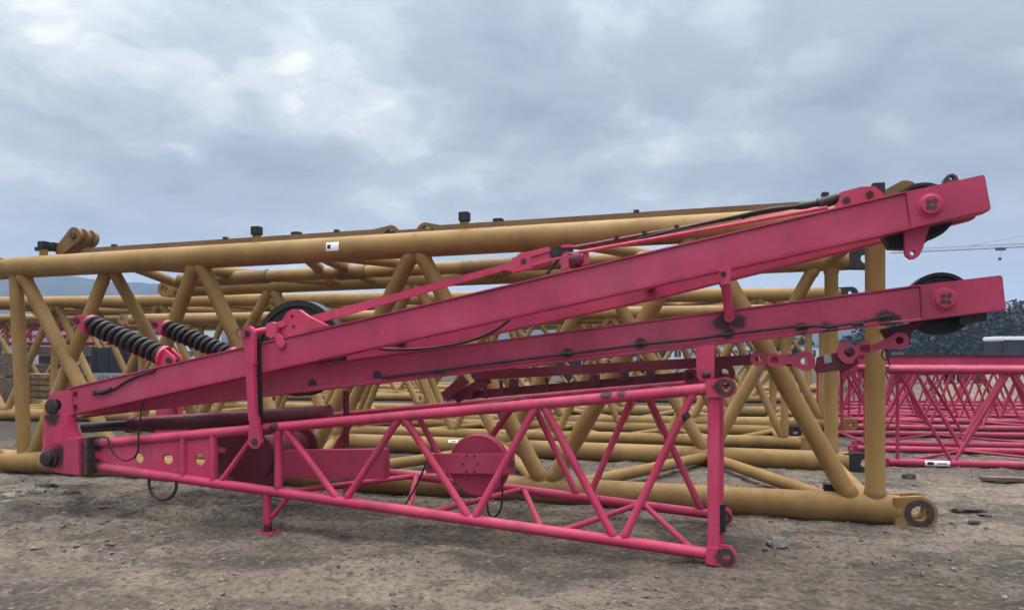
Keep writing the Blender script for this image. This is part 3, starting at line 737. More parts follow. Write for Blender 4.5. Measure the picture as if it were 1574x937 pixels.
# clevis brackets near the head
b1 = B(); b1.holed([X(u, v, .02) for u, v in ((1279, 323), (1295, 300), (1308, 298), (1327, 311))], X(1301, 308, .02), .022, n_*.03); b1 = b1.build('bracket', 'pink', um, bevel=.004)
B().tube(X(1301, 308, .01), X(1301, 308, .10), .0255, n=18).build('pin', 'rust', b1)
b2 = B(); b2.holed([X(u, v, .09) for u, v in ((1288, 300), (1291, 295.5), (1322, 287), (1345, 286), (1357, 296), (1360, 305), (1312, 318))], X(1337, 299, .09), .022, n_*.04); b2 = b2.build('bracket', 'pink', um, bevel=.004)
B().tube(X(1337, 299, .075), X(1337, 299, .16), .0255, n=18).build('pin', 'rust', b2)
# black hose loop and harness
B().path([X(u, v, .25) for u, v in ((560, 533), (600, 537), (660, 535), (720, 524), (760, 508), (785, 490))], .012).build('hose', 'black', um)
B().path([X(u, v, -.015) for u, v in ((238, 569), (210, 578), (190, 588), (176, 597), (160, 600), (142, 606))], .011).build('hose', 'black', um)
B().path([X(u, v, -.02) for u, v in ((146, 600), (154, 603), (162, 601), (171, 598))], .022).build('hose', 'black', um)

# pendant lying along the upper mast
pn = thing('pendant_strap', X(640, 450, .05), 'pink pendant strap and thin twin rods lying along the top of the upper mast', 'crane pendant')
B().prism([X(u, v, .10) for u, v in ((462, 489), (780, 404.5), (792, 411), (478, 499.5))], n_*.022).build('strap', 'pink', pn, bevel=.003)
bb = B(); bb.holed([X(u, v, .085) for u, v in ((772, 414), (790, 396), (803, 388.5), (842, 379), (847, 384), (847, 405), (815, 413.5), (790, 419))], X(805, 402, .085), .019, n_*.05); cn = bb.build('connector', 'pink', pn, bevel=.006)
B().tube(X(805, 402, .080), X(805, 402, .11), .0215, n=18).build('pin', 'rust', cn)
for a, b, c_, dd in (((815, 389), (846, 380.5), (846, 386), (816, 395)), ((818, 403), (872, 391), (872, 395), (818, 409))):
    B().prism([X(*p, .07) for p in (a, b, c_, dd)], n_*.03).build('cheek', 'pink', cn, bevel=.003)
B().box(X(872, 379, .09), d_*.045, n_*.03, UP*.012).build('cheek', 'pink', cn, bevel=.004)
B().beam(X(846, 390, .1), X(880, 381, .1), .05, .07, n_).build('connector', 'steel', pn, bevel=.006)
B().tube(X(874, 382, .10), X(1272, 309, .12), .0145, n=10).build('rod', 'wine', pn)
B().tube(X(872, 391, .08), X(1272, 319, .06), .0145, n=10).build('rod', 'pink', pn)
B().path([X(u, v, .09) for u, v in ((980, 367), (1060, 348), (1120, 335), (1180, 322), (1240, 315), (1285, 306))], .011).build('hose', 'black', pn)
B().path([X(u, v, .11) for u, v in ((1140, 335), (1190, 320), (1236, 319), (1262, 311))], .013).build('hose', 'black', pn)
tb = B(); tb.tube(X(1228, 317, .10), X(1262, 311, .10), .026, n=14); tb.tube(X(1258, 314, .10), X(1288, 304, .10), .046, .04, n=16); tb.build('turnbuckle', 'steel', pn)
B().box(X(1268, 301, .10), d_*.025, n_*.02, UP*.025).build('clamp', 'black', pn, bevel=.005)
for u, v in ((948, 366), (991, 358), (1040, 349)): B().box(X(u, v, .10), d_*.016, n_*.018, UP*.014).build('clamp', 'black', pn)
B().path([X(u, v, .1) for u, v in ((862, 394), (856, 402), (846, 414), (840, 421))], .012).build('hose', 'black', pn)

# ---- lower mast
lm = thing('box_mast', X(140, 625, .8), 'lower pink box mast with a black hose clipped along its bottom edge', 'crane mast', 'pink box masts of the crane')
LQ = [(128, 607.5), (1414, 439.5), (1417, 490.5), (128, 640)]
LH = [(1414, 437.5), (1540, 422.5), (1546, 476.5), (1417, 492.5)]
TL = .20; loc_lm = X(140, 625, .8)
stains = [(tuple(X(u, v, TL) - loc_lm), r) for u, v, r in ((1112, 497, .075), (1134, 494, .06), (1120, 512, .05), (985, 528, .05), (1362, 489, .07), (1375, 492, .05), (1232, 505, .05), (1275, 507, .06), (580, 577, .045), (480, 590, .05), (873, 543, .05))]
M['pinkstain'] = paint('pink_box_paint_oil_stained', (.41, .040, .098), .48, dirt_amt=.40, stains=stains)
lg = boxleg(lm, LQ, TL, .15, 'pinkstain')
# bottom lip plate standing proud of the web
P0, P1 = X(128, 640, TL), X(1417, 490.5, TL); upl = (X(128, 607.5, TL) - P0).normalized()
B().hexa([P0 - n_*.032, P0 + n_*.0, P0 + upl*.052, P0 + upl*.046 - n_*.003], [P1 - n_*.010, P1 + n_*.0, P1 + upl*.012, P1 + upl*.008 - n_*.003]).build('lip', 'pinkbox', lm)
hd = B().prism([X(u, v, TL - .012) for u, v in LH], n_*.17).build('head_box', 'pinkbox', lm, bevel=.006)
boss(hd, 1452, 459.5, TL - .012, .066)
def far_leg2():
    q = [LQ[0], LH[1], LH[2], LQ[3]]; P = [X(u, v, TL) for u, v in q]; bb = B(); pr = None
    for k, w in ((0, .95), (.72, .95), (1, .32)):
        a, b = P[0].lerp(P[1], k), P[3].lerp(P[2], k)
        rg = [bb.bm.verts.new(p) for p in (a + n_*w, a + n_*(w+.15), b + n_*(w+.15), b + n_*w)]
        if pr: bb.bridge(pr, rg)
        else: bb.bm.faces.new(rg)
        pr = rg
    bb.bm.faces.new(pr[::-1]); bb.build('leg', 'pinkbox', lm, bevel=.006)
far_leg2()
for k in (.12, .68):
    p = X(128 + 1400*k, 623 - 174*k, TL); B().tube(p + n_*.1, p + n_*.97, .05, n=16).build('cross_tube', 'wine', lm)
B().prism([X(1538, 426, TL + .15), X(1543, 474, TL + .15), X(1543, 474, TL + .15) + n_*.2, X(1538, 426, TL + .15) + n_*.2], d_*.012).build('end_plate', 'wine', lm)
sheave(lm, X(1442, 467, TL + .23), .228, .12)
sheave(lm, X(463, 535, .62), .455, .14)
B().tube(X(466, 538, .40), X(466, 538, .95), .05, n=18).build('pin', 'steel', lm)
B().path([X(u, v, TL - .035) for u, v in ((585, 580), (640, 573.5), (760, 557.5), (870, 544), (985, 529.5), (1060, 522), (1115, 514), (1200, 504), (1232, 501), (1290, 500), (1345, 490), (1366, 484))], .0105).build('hose', 'black', lm)
for u, v in ((675, 569), (775, 555), (870, 543), (985, 528), (1110, 514), (1235, 501), (1278, 501), (1318, 497), (1362, 486)):
    B().path([X(u - 8, v + 2, TL - .04), X(u, v, TL - .046), X(u + 9, v + .5, TL - .04)], .016).build('hose_clip', 'black', lm)
# prop down onto the frame
pr_ = B().prism([X(u, v, .06) for u, v in ((1069, 533), (1099, 529), (1098, 579), (1091, 587), (1077, 587), (1071, 578))], n_*.10).build('prop', 'pink', lm, bevel=.005)
B().path([X(1079, 575, .056), X(1092, 573.5, .056)], .026, n=12).build('slot', 'rust', pr_)
for a in ((1482, 491), (1500, 488)): B().box(X(*a, TL + .1), d_*.05, n_*.07, UP*.03).build('block', 'black', lm, bevel=.005)
bb = B(); bb.prism([X(u, v, .34) for u, v in ((1352, 506), (1425, 492), (1400, 512), (1398, 530), (1385, 536), (1368, 530))], n_*.05); bb.build('lug', 'wine', lm, bevel=.005)

# ---- chain of flat pendant links under the lower mast
ch = thing('pendant_link_chain', X(1150, 553, .42), 'chain of dark pink flat pendant links hanging under the lower mast', 'crane pendant')
TC = .28
def link(a, b, w, Ra, Rb, hole, t, th=.03, mat='magenta', name='link'):
    bb = B(); pa, pb2 = X(*a, t), X(*b, t); mid = pa.lerp(pb2, .5)
    eye(bb, pa, pa.lerp(pb2, .45), w, Ra, hole, n_, th); eye(bb, pb2, pb2.lerp(pa, .45), w, Rb, hole, n_, th)
    bb.beam(pa.lerp(pb2, .44) + n_*th/2, pb2.lerp(pa, .44) + n_*th/2, th, w*.98, n_)
    o = bb.build(name, mat, ch, bevel=.003)
    return o
link((1383, 523), (1318, 541), .05, .062, .05, .028, TC)
link((1306, 541), (1330, 535), .07, .085, .05, .036, TC - .05)
bp_ = B().prism([X(u, v, TC + .01) for u, v in ((1256, 549), (1300, 538), (1322, 556), (1308, 566), (1262, 573), (1254, 572))], n_*.05).build('link_block', 'wine', ch, bevel=.004)
B().prism([X(u, v, TC + .005) for u, v in ((1266, 545.5), (1277, 543.5), (1279, 556), (1268, 558.5))], n_*.006).build('plate', 'grey', bp_)
link((1237, 555), (1190, 553), .05, .075, .055, .028, TC - .03)
link((1166, 551), (1215, 553.5), .05, .060, .05, .024, TC)
def strap(a, b, w, t, m='wine'): B().beam(X(*a, t), X(*b, t), .025, w, n_).build('strap', m, ch, bevel=.003)
strap((728, 577), (1166, 552), .085, .75); strap((727, 606), (1110, 573), .075, .80)
strap((683, 611), (716, 581), .10, .70); strap((700, 613), (752, 581), .09, .76); strap((683, 606), (727, 606), .09, .74)
link((1113, 573), (1060, 578), .09, .085, .06, .035, .55, mat='wine')
for u, v in ((790, 590), (915, 583), (960, 576), (1000, 575)):
    B().box(X(u, v, .72), d_*.035, n_*.05, UP*.05).build('clamp', 'wine', ch, bevel=.006)
    B().tube(X(u, v, .66), X(u, v, .78), .022, n=14).build('pin', 'steel', ch)
for u, v in ((745, 604), (770, 600), (840, 594), (986, 565)):
    B().beam(X(u, v - 14, .77), X(u + 2, v + 8, .77), .02, .03, n_).build('clamp', 'wine', ch)
B().path([X(1370, 530, .3)] + [X(1362 + 7*math.cos(a), 545 + 8*math.sin(a), .3) for a in (-1.5, 0, 1.5, 3, 4.5)] + [X(1368, 562, .3)], .005, n=6).build('wire', 'black', ch)

# ---- two backstop springs
def backstop(shift, label):
    root = thing('backstop_spring', X(200, 522, .25) + n_*shift, label, 'spring', 'backstop springs on the mast frame')
    a, b = X(141, 499, .25) + n_*shift, X(252, 547, .25) + n_*shift; ax = (b - a).normalized()
    B().tube(a, b, .052, n=18).build('rod', 'wine', root)
    B().coil(a, b, .078, .0245, 11.5).build('coil', 'black', root)
    B().lathe(a, ax, [(0.02, -.02), (.097, -.02), (.097, .01), (.02, .01)], 32).build('end_disc', 'pink', root)
    B().lathe(b, ax, [(0.02, -.01), (.102, -.01), (.102, .02), (.02, .02)], 32).build('end_disc', 'pink', root)
    for off in (-.06, .035):
        bb = B(); eye(bb, a - ax*.125 + n_*off, a - ax*.02 + n_*off, .16, .055, .018, n_, .025); bb.build('clevis', 'pink', root, bevel=.003)
        bb = B(); eye(bb, b + ax*.12 + n_*off, b + ax*.02 + n_*off, .17, .055, .018, n_, .025); bb.build('clevis', 'pink', root, bevel=.003)
    B().tube(a - ax*.125 - n_*.08, a - ax*.125 + n_*.08, .03, n=16).build('pin', 'steel', root)
    B().tube(b + ax*.12 - n_*.08, b + ax*.12 + n_*.08, .03, n=16).build('pin', 'steel', root)
    return root
backstop(0, 'black coil spring with pink ends, left and nearer of the pair above the upper mast')
backstop(1.05, 'black coil spring half hidden by the upper mast, right and farther of the pair')

# ---- dark red cylinders lying between mast and frame
def cyl(t, a, b, r, label, mat='wine'):
    root = thing('hydraulic_cylinder', X(*a, t), label, 'hydraulic cylinder', 'dark cylinders lying inside the mast frame')
    p, q = X(*a, t), X(*b, t); k = p.lerp(q, .22)
    B().tube(k, q, r, n=20).build('barrel', mat, root); B().tube(p, k, r*.62, n=16).build('rod', 'steel', root)
    B().lathe(k, (q - p), [(r*.6, -.02), (r*1.15, -.02), (r*1.15, .05), (r*.9, .05)], 24).build('gland', mat, root)
    B().lathe(q, (q - p), [(r, -.01), (r*1.12, -.005), (r*1.12, .03), (.01, .03)], 24).build('end_cap', mat, root)
cyl(.42, (128, 655), (502, 633), .062, 'long dark red cylinder lying just above the frame top chord, nearer of two')
cyl(.95, (128, 660), (470, 640), .055, 'long dark red cylinder lying deeper inside the frame, farther of two')

# ---- loose hoses
def hose(pts, t, r, label):
    o = B().path([X(u, v, t) for u, v in pts], r).build('hose', 'black', None); tag(o, label, 'hose')
hose([(148, 672), (164, 672), (168, 684), (176, 698), (190, 707), (204, 704), (212, 692), (213, 668), (217, 632), (222, 612)], -.065, .008, 'thin black hose looped over the holed web plate at the left')
hose([(229, 733), (230, 750), (237, 762), (250, 767.5), (263, 763), (270, 752), (271, 738)], -.03, .0135, 'black hose hanging in a hoop below the bottom chord at the left')
hose([(771, 722), (772, 745), (772, 768), (768, 785), (759, 794), (751, 788), (749, 772)], .20, .009, 'thin black hose hanging in a loop beside the round pink sheave')
hose([(659, 692), (656, 708), (645, 735), (632, 760), (624, 774)], .30, .008, 'black cable slanting down left of the round pink sheave')

# ------------------------------------------------------------------ pink lattice sections in the yard at the right
G_P = 'pink lattice sections stored in the yard'
CATS = 'crane jib section'
def pinksec(label, P0, dr, Ln, W, zt, rc, rb, bays, zb=None, rev=False, mat='magenta'):
    fr = Frame(P0, dr); zbb = rc - .01 if zb is None else zb; i0, i1 = .12, Ln - .12
    fn, bn = zig(i0, i1, bays, 'b' if rev else 't'), zig(i0, i1, bays, 't' if rev else 'b')
    r = lattice('jib_section', label, CATS, G_P, fr, 0, Ln, W, lambda s: zbb, lambda s: zt, rc, rb, fn, bn, [i0, i1], zl(i0, i1, max(2, bays // 2)), mat, n=9, lugmat=mat)
    return r, fr, zbb
p1, f1, zb1 = pinksec('pink lattice jib section nearest at the right, with a white sticker on its bottom tube', (5.28, 10.5), (.985, -.172), 7.4, 1.55, 1.335, .055, .024, 10)
a, b = f1.st(0, 0, zb1), f1.st(7.4, 0, zb1)
st = B().patch(a, b, .055, .46/7.4, .78/7.4, R(-35), R(45)).build('sticker', 'white', p1)
B().patch(a, b, .058, .49/7.4, .57/7.4, R(-15), R(25)).build('mark', 'black', st)
B().patch(a, b, .058, .62/7.4, .74/7.4, R(-5), R(15)).build('mark', 'grey', st)
pinksec('pink lattice jib section second from the front at the right, carrying a long flat beam', (5.95, 12.75), (.988, -.15), 8.2, 1.6, 1.30, .058, .026, 11, rev=True)
pinksec('pink lattice jib section third from the front at the right', (6.9, 15.6), (.99, -.13), 9, 1.6, 1.28, .06, .027, 17)
pinksec('pink lattice jib section fifth from the front at the right', (8.4, 19.6), (.99, -.1), 10, 1.7, 1.25, .06, .028, 14, rev=True)
pinksec('pink lattice jib section standing tight behind the third one at the right', (8.0, 17.5), (.99, -.12), 9, 1.4, 1.32, .055, .026, 20)
pinksec('pink lattice jib section last in the row, deepest at the right', (10.2, 22.6), (.99, -.08), 11, 1.7, 1.34, .06, .03, 22)
fb = Frame((5.85, 13.1), (.988, -.15))
bm_ = thing('box_beam', fb.st(4, .5, 1.37), 'long flat pink box beam with rusty top edge laid on the lattice sections at the right', 'steel beam')
B().beam(fb.st(0, .5, 1.45), fb.st(8.4, .5, 1.45), .5, .17, fb.n).build('web', 'pinkbox', bm_, bevel=.008)
B().beam(fb.st(0, .5, 1.542), fb.st(8.4, .5, 1.542), .58, .012, fb.n).build('flange', 'rust', bm_, bevel=.002)
# pink lattice sections far off at the left
def farleft(label, u0, u1, Y, vt_, vb_, dr=(.995, -.1)):
    a = ((u0 - CX)/F*Y, Y); Ln = (u1 - u0)/F*Y; zt_ = H + (HY - vt_)/F*Y; zb_ = H + (HY - vb_)/F*Y
    return pinksec(label, a, dr, Ln, 1.7, zt_, .075, .035, 12, zb=max(.08, zb_))
farleft('pink lattice section far off at the left, stacked on timbers behind the ochre booms', -120, 165, 31, 498, 527)
farleft('pink lattice section farthest off at the left, behind another pink one', -160, 175, 36, 493, 516)
for i, (u, Y) in enumerate(((-40, 31.8), (80, 31.8), (150, 31.8))):
    x = (u - CX)/F*Y; bb = B()
    for k in range(5): bb.beam(Vector((x - .5 + .02*k, Y - .9 + (.8 if k % 2 else 0), .2 + .38*k)), Vector((x + .5, Y + .9 - (.8 if k % 2 else 0), .2 + .38*k)), .36, .36)
    o = bb.build('timber_stack', 'timber', None, bevel=.02); tag(o, ('stack of timbers under the left end of the far pink sections', 'stack of timbers under the middle of the far pink sections', 'stack of timbers under the right end of the far pink sections')[i], 'timber stack', 'timber stacks under the far pink sections')

# brown slatted crates behind the booms at the left
def crate(u, Y, w, h, dp, z0, label):
    x = (u - CX)/F*Y; root = thing('slatted_crate', (x, Y, z0), label, 'crate', 'brown crates behind the booms at the left')
    n = max(3, int(h / .17))
    for k in range(n):
        z = z0 + h * (k + .5) / n
        B().box(Vector((x, Y - dp/2, z)), Vector((w/2, 0, 0)), Vector((0, .015, 0)), UP*(h/n*.40)).build('slat', 'crate', root)
    for sx in (-1, 0, 1): B().box(Vector((x + sx*(w/2 - .05), Y - dp/2 - .032, z0 + h/2)), Vector((.05, 0, 0)), Vector((0, .015, 0)), UP*h/2).build('batten', 'crate', root)
    B().box(Vector((x, Y + .03, z0 + h/2)), Vector((w/2 - .03, 0, 0)), Vector((0, dp/2 - .03, 0)), UP*(h/2 - .02)).build('load', 'timber', root)
crate(-20, 23.6, 1.6, .85, 1.1, 0, 'brown slatted crate at the far left behind the booms, bottom one of two')
crate(-22, 23.6, 1.5, .75, 1.1, .86, 'brown slatted crate at the far left behind the booms, top one of two')
crate(62, 24.6, 1.5, .95, 1.1, 0, 'brown slatted crate standing alone, just right of the crate pair at the far left')

# ------------------------------------------------------------------ vehicles and buildings in the distance
def wheel(root, c, r, w, ax=Vector((0, 1, 0))):
    wl = B().lathe(c, ax, [(r*.55, -w/2), (r*.93, -w/2), (r, -w*.35), (r, w*.35), (r*.93, w/2), (r*.55, w/2)], 24).build('wheel', 'black', root)
    B().lathe(c - ax*(w*.42), ax, [(.02, 0), (r*.30, .0), (r*.52, .05), (r*.56, .12)], 20).build('rim', 'grey', wl)
def truck(u, Y, label, s=1.0, flip=1, body='truck', plate=False, name='lorry', cat='lorry'):
    x = (u - CX)/F*Y; root = thing(name, (x, Y, 0), label, cat); V = Vector
    def P(a, b, c): return V((x + a*s*flip, Y + b*s, c*s))
    B().box(P(0, 0, .85), V((3.6*s, 0, 0)), V((0, .42*s, 0)), UP*.14*s).build('chassis', 'black', root, bevel=.02)
    B().prism([P(2.2, -1.2, .75), P(3.9, -1.2, .75), P(3.95, -1.2, 1.7), P(3.6, -1.2, 2.75), P(2.2, -1.2, 2.75)], V((0, 2.4*s, 0))).build('cab', body, root, bevel=.06*s)
    B().prism([P(2.6, -1.215, 1.8), P(3.55, -1.215, 1.8), P(3.40, -1.215, 2.5), P(2.6, -1.215, 2.5)], V((0, .02, 0))).build('window', 'glass', root)
    B().box(P(-.9, 0, 1.28), V((2.9*s, 0, 0)), V((0, 1.22*s, 0)), UP*.28*s).build('flatbed', body, root, bevel=.03)
    for a in (-3.2, -2.0, -.8, .4): B().box(P(a, -1.24, 1.28), V((.05*s, 0, 0)), V((0, .03, 0)), UP*.27*s).build('stake', 'grey', root)
    for a in (-2.8, -1.5, 3.0):
        for b in (-1.0, 1.0): wheel(root, P(a, b, .5), .5*s, .3*s)
    if plate: pass
    return root
truck(1443, 41, 'black flatbed lorry parked beyond the pink lattice sections at the right', .62, -1)
truck(380, 37, 'black flatbed lorry parked behind the springs at the left, beyond the ochre booms', .8)
truck(700, 39, 'black flatbed lorry parked beyond the ochre booms near the centre', .8, -1)
truck(935, 43, 'black flatbed lorry parked beyond the ochre booms, left of the prop', .8)
def bus(u, Y, label):
    x = (u - CX)/F*Y; V = Vector; root = thing('parked_bus', (x, Y, 0), label, 'bus')
    B().prism([V((x - 4.2, Y - 1.2, .45)), V((x + 4.2, Y - 1.2, .45)), V((x + 4.2, Y - 1.2, 2.75)), V((x + 4.0, Y - 1.2, 2.95)), V((x - 4.0, Y - 1.2, 2.95)), V((x - 4.2, Y - 1.2, 2.7))], V((0, 2.4, 0))).build('body', 'truck', root, bevel=.08)
    B().box(V((x, Y, 2.86)), V((4.28, 0, 0)), V((0, 1.28, 0)), UP*.19).build('roof', 'wpaint', root, bevel=.09)
    for k in range(6): B().box(V((x - 3.3 + 1.32*k, Y - 1.21, 2.0)), V((.62, 0, 0)), V((0, .02, 0)), UP*.50).build('window', 'glass', root)
    B().box(V((x, Y - 1.21, .62)), V((4.1, 0, 0)), V((0, .02, 0)), UP*.14).build('skirt', 'grey', root)
    for a in (-2.6, 2.7): wheel(root, V((x + a, Y - 1.0, .48)), .48, .28)
bus(1604, 62, 'dark bus with a white roof parked far off at the right edge')
# dark tool container with a lettered board behind the booms at the left
ct_Y = 26.0; cx_ = (167 - CX)/F*ct_Y; V = Vector
ct = thing('tool_container', (cx_, ct_Y, 0), 'black tool container with a grey lettered board, between the ochre braces at the left', 'container')
B().box(V((cx_, ct_Y + .6, 1.08)), V((.62, 0, 0)), V((0, .6, 0)), UP*.72).build('body', 'truck', ct, bevel=.03)
for a in (-.45, 0, .45): B().box(V((cx_ + a, ct_Y - .012, 1.28)), V((.02, 0, 0)), V((0, .012, 0)), UP*.48).build('rib', 'black', ct)
for a in (-.45, .45): B().box(V((cx_ + a, ct_Y + .6, .18)), V((.08, 0, 0)), V((0, .55, 0)), UP*.18).build('skid', 'black', ct)
pt = B().box(V((cx_ + .05, ct_Y - .03, .76)), V((.56, 0, 0)), V((0, .02, 0)), UP*.16).build('board', 'grey', ct)
rr = random.Random(2)
for k in range(8):
    x0 = cx_ - .32 + .085*k
    if k == 5: continue
    bb = B(); bb.box(V((x0, ct_Y - .054, .76)), V((.012, 0, 0)), V((0, .003, 0)), UP*.07)
    bb.box(V((x0 + .030, ct_Y - .054, .76 + rr.choice((-.055, 0, .055)))), V((.018, 0, 0)), V((0, .003, 0)), UP*.013)
    bb.build('letter', 'black', pt)
# low white site cabins seen under the lower mast
def cabin(u, Y, w, label):
    x = (u - CX)/F*Y; root = thing('site_cabin', (x, Y, 0), label, 'site cabin', 'white site cabins at the far edge of the yard')
    B().box(V((x, Y, 1.5)), V((w/2, 0, 0)), V((0, 1.4, 0)), UP*1.4).build('wall', 'wall', root, bevel=.03)
    B().box(V((x, Y, 2.98)), V((w/2 + .15, 0, 0)), V((0, 1.6, 0)), UP*.07).build('roof', 'roof', root)
    n = int(w / 1.5)
    for k in range(n):
        a = x - w/2 + w*(k + .5)/n
        f = B().box(V((a, Y - 1.42, 1.75)), V((.50, 0, 0)), V((0, .03, 0)), UP*.52).build('window', 'glass', root)
        B().box(V((a, Y - 1.46, 1.75)), V((.025, 0, 0)), V((0, .015, 0)), UP*.5).build('mullion', 'wpaint', f)
cabin(1000, 112, 9, 'long white site cabin left of the prop under the lower mast')
cabin(1122, 112, 9, 'long white site cabin right of the prop under the lower mast')
cabin(1235, 118, 7, 'white site cabin behind the ochre end posts at the right')
cabin(860, 120, 8, 'white site cabin leftmost of those at the far edge')
# pale blocks of flats at the foot of the hill
def flats(u, Y, w, h, label, st_=5):
    x = (u - CX)/F*Y; root = thing('apartment_block', (x, Y, 0), label, 'building', 'pale blocks at the foot of the hill')
    B().box(V((x, Y, h/2)), V((w/2, 0, 0)), V((0, 5, 0)), UP*h/2).build('wall', 'wall', root)
    B().box(V((x, Y, h + .4)), V((w/2 + .4, 0, 0)), V((0, 5.4, 0)), UP*.4).build('roof', 'roof', root)
    for j in range(st_):
        for k in range(int(w / 3.2)):
            B().box(V((x - w/2 + 1.6 + 3.2*k, Y - 5.02, h*(j + .55)/st_)), V((.9, 0, 0)), V((0, .06, 0)), UP*h/st_*.27).build('window', 'glass', root)
flats(575, 250, 15, 16.5, 'pale block of flats left of centre at the foot of the hill')
flats(700, 270, 18, 13, 'lower pale block of flats near the centre, at the foot of the hill', 4)
flats(290, 240, 17, 10, 'pale block of flats behind the springs at the foot of the hill', 3)

# tower crane far off: only its jib reaches into the picture
YC = 170.0
tc_ = thing('tower_crane', ((1790 - CX)/F*YC, YC, 0), 'thin greyish pink tower crane jib with trolley and hook against the sky at the right', 'tower crane')
def tcp(u, v, dy=0): return Vector(((u - CX)/F*YC, YC + dy, H + (HY - v)/F*YC))
for dv, dy in ((0, -.5), (0, .5), (5.5, 0)):
    B().tube(tcp(1368, 389 - dv*.9, dy), tcp(1850, 366.5 - dv, dy), .065, n=6).build('jib_chord', 'crane', tc_)
bb = B()
for k in range(46):
    ua = 1372 + k*10.3; va = 389 - (ua - 1368)*.0467; bb.tube(tcp(ua, va, -.5 if k % 2 else .5), tcp(ua + 5, va - 5.3), .028, n=5); bb.tube(tcp(ua + 5, va - 5.3), tcp(ua + 10.3, va - .5, .5 if k % 2 else -.5), .028, n=5)
bb.build('jib_lacing', 'crane', tc_)
B().tube(tcp(1490, 378), tcp(1790, 322), .04, n=6).build('tie_bar', 'crane', tc_); B().tube(tcp(1600, 373), tcp(1790, 322), .04, n=6).build('tie_bar', 'crane', tc_)
B().box(tcp(1538, 382.5), Vector((.9, 0, 0)), Vector((0, .5, 0)), UP*.32).build('trolley', 'black', tc_)
B().tube(tcp(1538, 383), tcp(1537, 396), .022, n=5).build('hoist_rope', 'black', tc_)
B().box(tcp(1537, 398), Vector((.28, 0, 0)), Vector((0, .2, 0)), UP*.32).build('hook_block', 'black', tc_, bevel=.06)
mp_ = tcp(1790, 322)
for sx in (-.9, .9):
    for sy in (-.9, .9): B().tube(Vector((mp_.x + sx, YC + sy, 0)), Vector((mp_.x + sx*(.25), YC + sy*.25, mp_.z)), .12, n=6).build('mast_leg', 'crane', tc_)

# ------------------------------------------------------------------ stones, clods, plank
def gpt(u, v): Y = H*F/(v - HY); return Vector(((u - CX)/F*Y, Y, 0))
def stone(u, v, sx, sy, sz, seed, mat, name, label, cat, group=None, sub=2):
    c = gpt(u, v); bm = bmesh.new(); bmesh.ops.create_icosphere(bm, subdivisions=sub + 1, radius=1)
    for q in bm.verts:
        k = 1 + .38*noise.fractal(q.co*1.3 + Vector((seed*3.7, seed, 0)), .8, 2, 4); q.co *= k
        q.co = Vector((q.co.x*sx, q.co.y*sy, max(-.35, min(.75 + .1*math.sin(seed), q.co.z))*sz))
    z0 = ground_z(c.x, c.y)
    for q in bm.verts: q.co += Vector((c.x, c.y, z0 + sz*.2))
    bb = B(); bb.bm.free(); bb.bm = bm
    o = bb.build(name, mat, None); o.data.shade_smooth() if sub > 1 else None; tag(o, label, cat, group); return o
stone(1195, 836, .085, .06, .062, 1, 'rock', 'rock', 'pale broken concrete lump right of the frame end, flat on top', 'rock')
stone(1396, 733, .085, .07, .07, 2, 'rockdark', 'rock', 'dark stone on the dirt below the white stickered pink tube', 'rock')
stone(1488, 783, .17, .085, .05, 3, 'rockdark', 'clod', 'wide dark mossy clod in the open dirt at the right', 'clod')
stone(1514, 791, .07, .05, .03, 5, 'rockdark', 'clod', 'small dark clod just right of the wide mossy one', 'clod')
stone(1497, 803, .055, .04, .04, 4, 'rockdark', 'clod', 'small dark clod in front of the wide mossy one at the right', 'clod')
stone(1176, 843, .022, .02, .018, 6, 'rockdark', 'clod', 'tiny dark clod left of the pale concrete lump', 'clod')
stone(63, 764, .06, .05, .035, 7, 'rock', 'rock', 'pale stone in the churned soil at the lower left, rightmost of two', 'rock')
stone(14, 770, .07, .05, .04, 8, 'rock', 'rock', 'pale stone in the churned soil at the left picture edge', 'rock')
stone(108, 763, .10, .07, .05, 9, 'rockdark', 'clod', 'dark clod of churned soil below the heel of the frame', 'clod')
stone(70, 752, .13, .07, .05, 10, 'rockdark', 'clod', 'dark clod of churned soil in front of the ochre tube end', 'clod')
stone(165, 788, .09, .06, .035, 11, 'rockdark', 'clod', 'dark clod of churned soil left of the hanging hose hoop', 'clod')
c = gpt(1508, 738); c2 = gpt(1640, 742)
pk = B().beam(c + UP*.028, c2 + UP*.028, .13, .05); tag(pk.build('plank', 'timber', None, bevel=.006), 'grey weathered plank lying on the dirt at the right edge', 'plank')
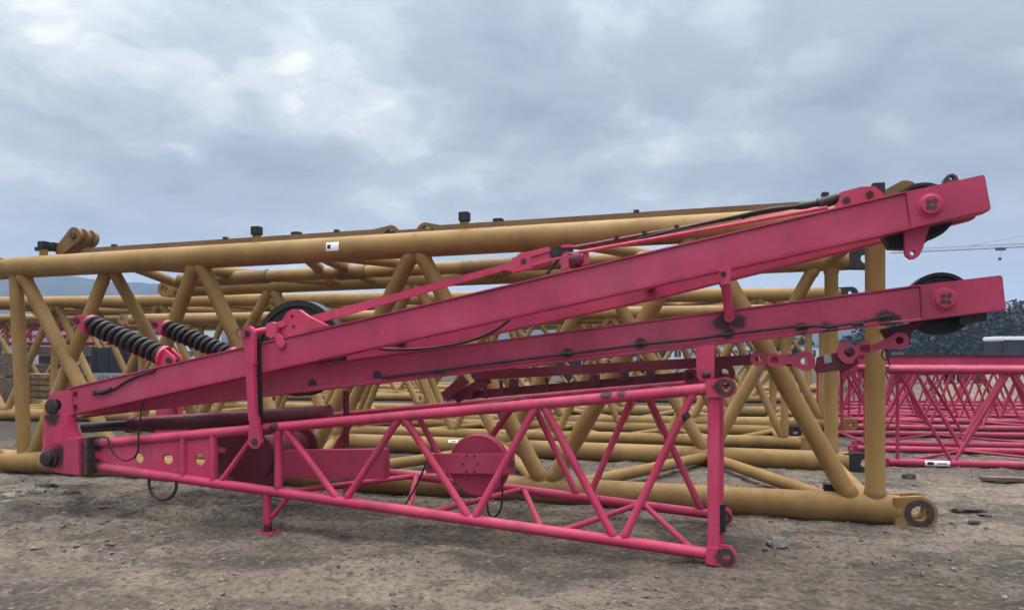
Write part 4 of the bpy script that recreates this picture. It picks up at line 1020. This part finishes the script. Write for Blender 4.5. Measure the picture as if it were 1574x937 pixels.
def gravel():
    rnd = random.Random(11); bm = bmesh.new(); tmp = bmesh.new(); bmesh.ops.create_icosphere(tmp, subdivisions=1, radius=1)
    base_v = [v.co.copy() for v in tmp.verts]; base_f = [[v.index for v in f.verts] for f in tmp.faces]; tmp.free()
    vt, fc = [], []
    for i in range(13000):
        Y = 3.0 + 11 * rnd.random() ** 1.25; x = (rnd.random() * 1.7 - .85) * Y
        left = math.exp(-(((x + 4.6)/2.4)**2 + ((Y - 7.3)/1.5)**2))
        if noise.noise(Vector((x*.9, Y*.9, 5))) + left * .9 < -.25 + .5*rnd.random(): continue
        r = .005 + .020 * rnd.random() ** 4 + (.012 * rnd.random()**2 if rnd.random() < left*.6 else 0)
        z = ground_z(x, Y); k = len(vt); a, b, s = .7 + .6*rnd.random(), .7 + .6*rnd.random(), .45 + .4*rnd.random(); an = rnd.random()*6.28
        for q in base_v:
            j = .75 + .5*rnd.random(); px_, py_, pz_ = q.x*a*r*j, q.y*b*r*j, q.z*s*r*j
            vt.append((x + px_*math.cos(an) - py_*math.sin(an), Y + px_*math.sin(an) + py_*math.cos(an), z + pz_ + r*s*.25))
        fc.extend([[t + k for t in f] for f in base_f])
    me = bpy.data.meshes.new('gravel'); me.from_pydata(vt, [], fc)
    m, nt, N, L, b = nodes('mixed_gravel'); v = N.new('ShaderNodeTexCoord').outputs['Object']
    n = tex(nt, 'ShaderNodeTexNoise', v, Scale=17, Detail=2)
    L.new(rampn(nt, n.outputs[0], [(.3, (.060, .050, .042)), (.52, (.125, .106, .088)), (.78, (.25, .22, .185))]), b.inputs['Base Color']); b.inputs['Roughness'].default_value = .9
    me.materials.append(m); o = bpy.data.objects.new('gravel', me); COL.objects.link(o); tag(o, kind='stuff')
gravel()

# ------------------------------------------------------------------ air
def make_haze():
    bb = B(); bb.box(Vector((0, 500, 62)), Vector((2600, 0, 0)), Vector((0, 1000, 0)), UP*64)
    m = bpy.data.materials.new('thin_haze'); m.use_nodes = True; nt = m.node_tree; nt.nodes.clear()
    out = nt.nodes.new('ShaderNodeOutputMaterial'); pv = nt.nodes.new('ShaderNodeVolumePrincipled')
    pv.inputs['Color'].default_value = (.46, .65, 1, 1); pv.inputs['Density'].default_value = .00046; pv.inputs['Anisotropy'].default_value = .2
    nt.links.new(pv.outputs[0], out.inputs['Volume'])
    o = bb.build('haze', m, None); tag(o, kind='stuff'); return o
make_haze()
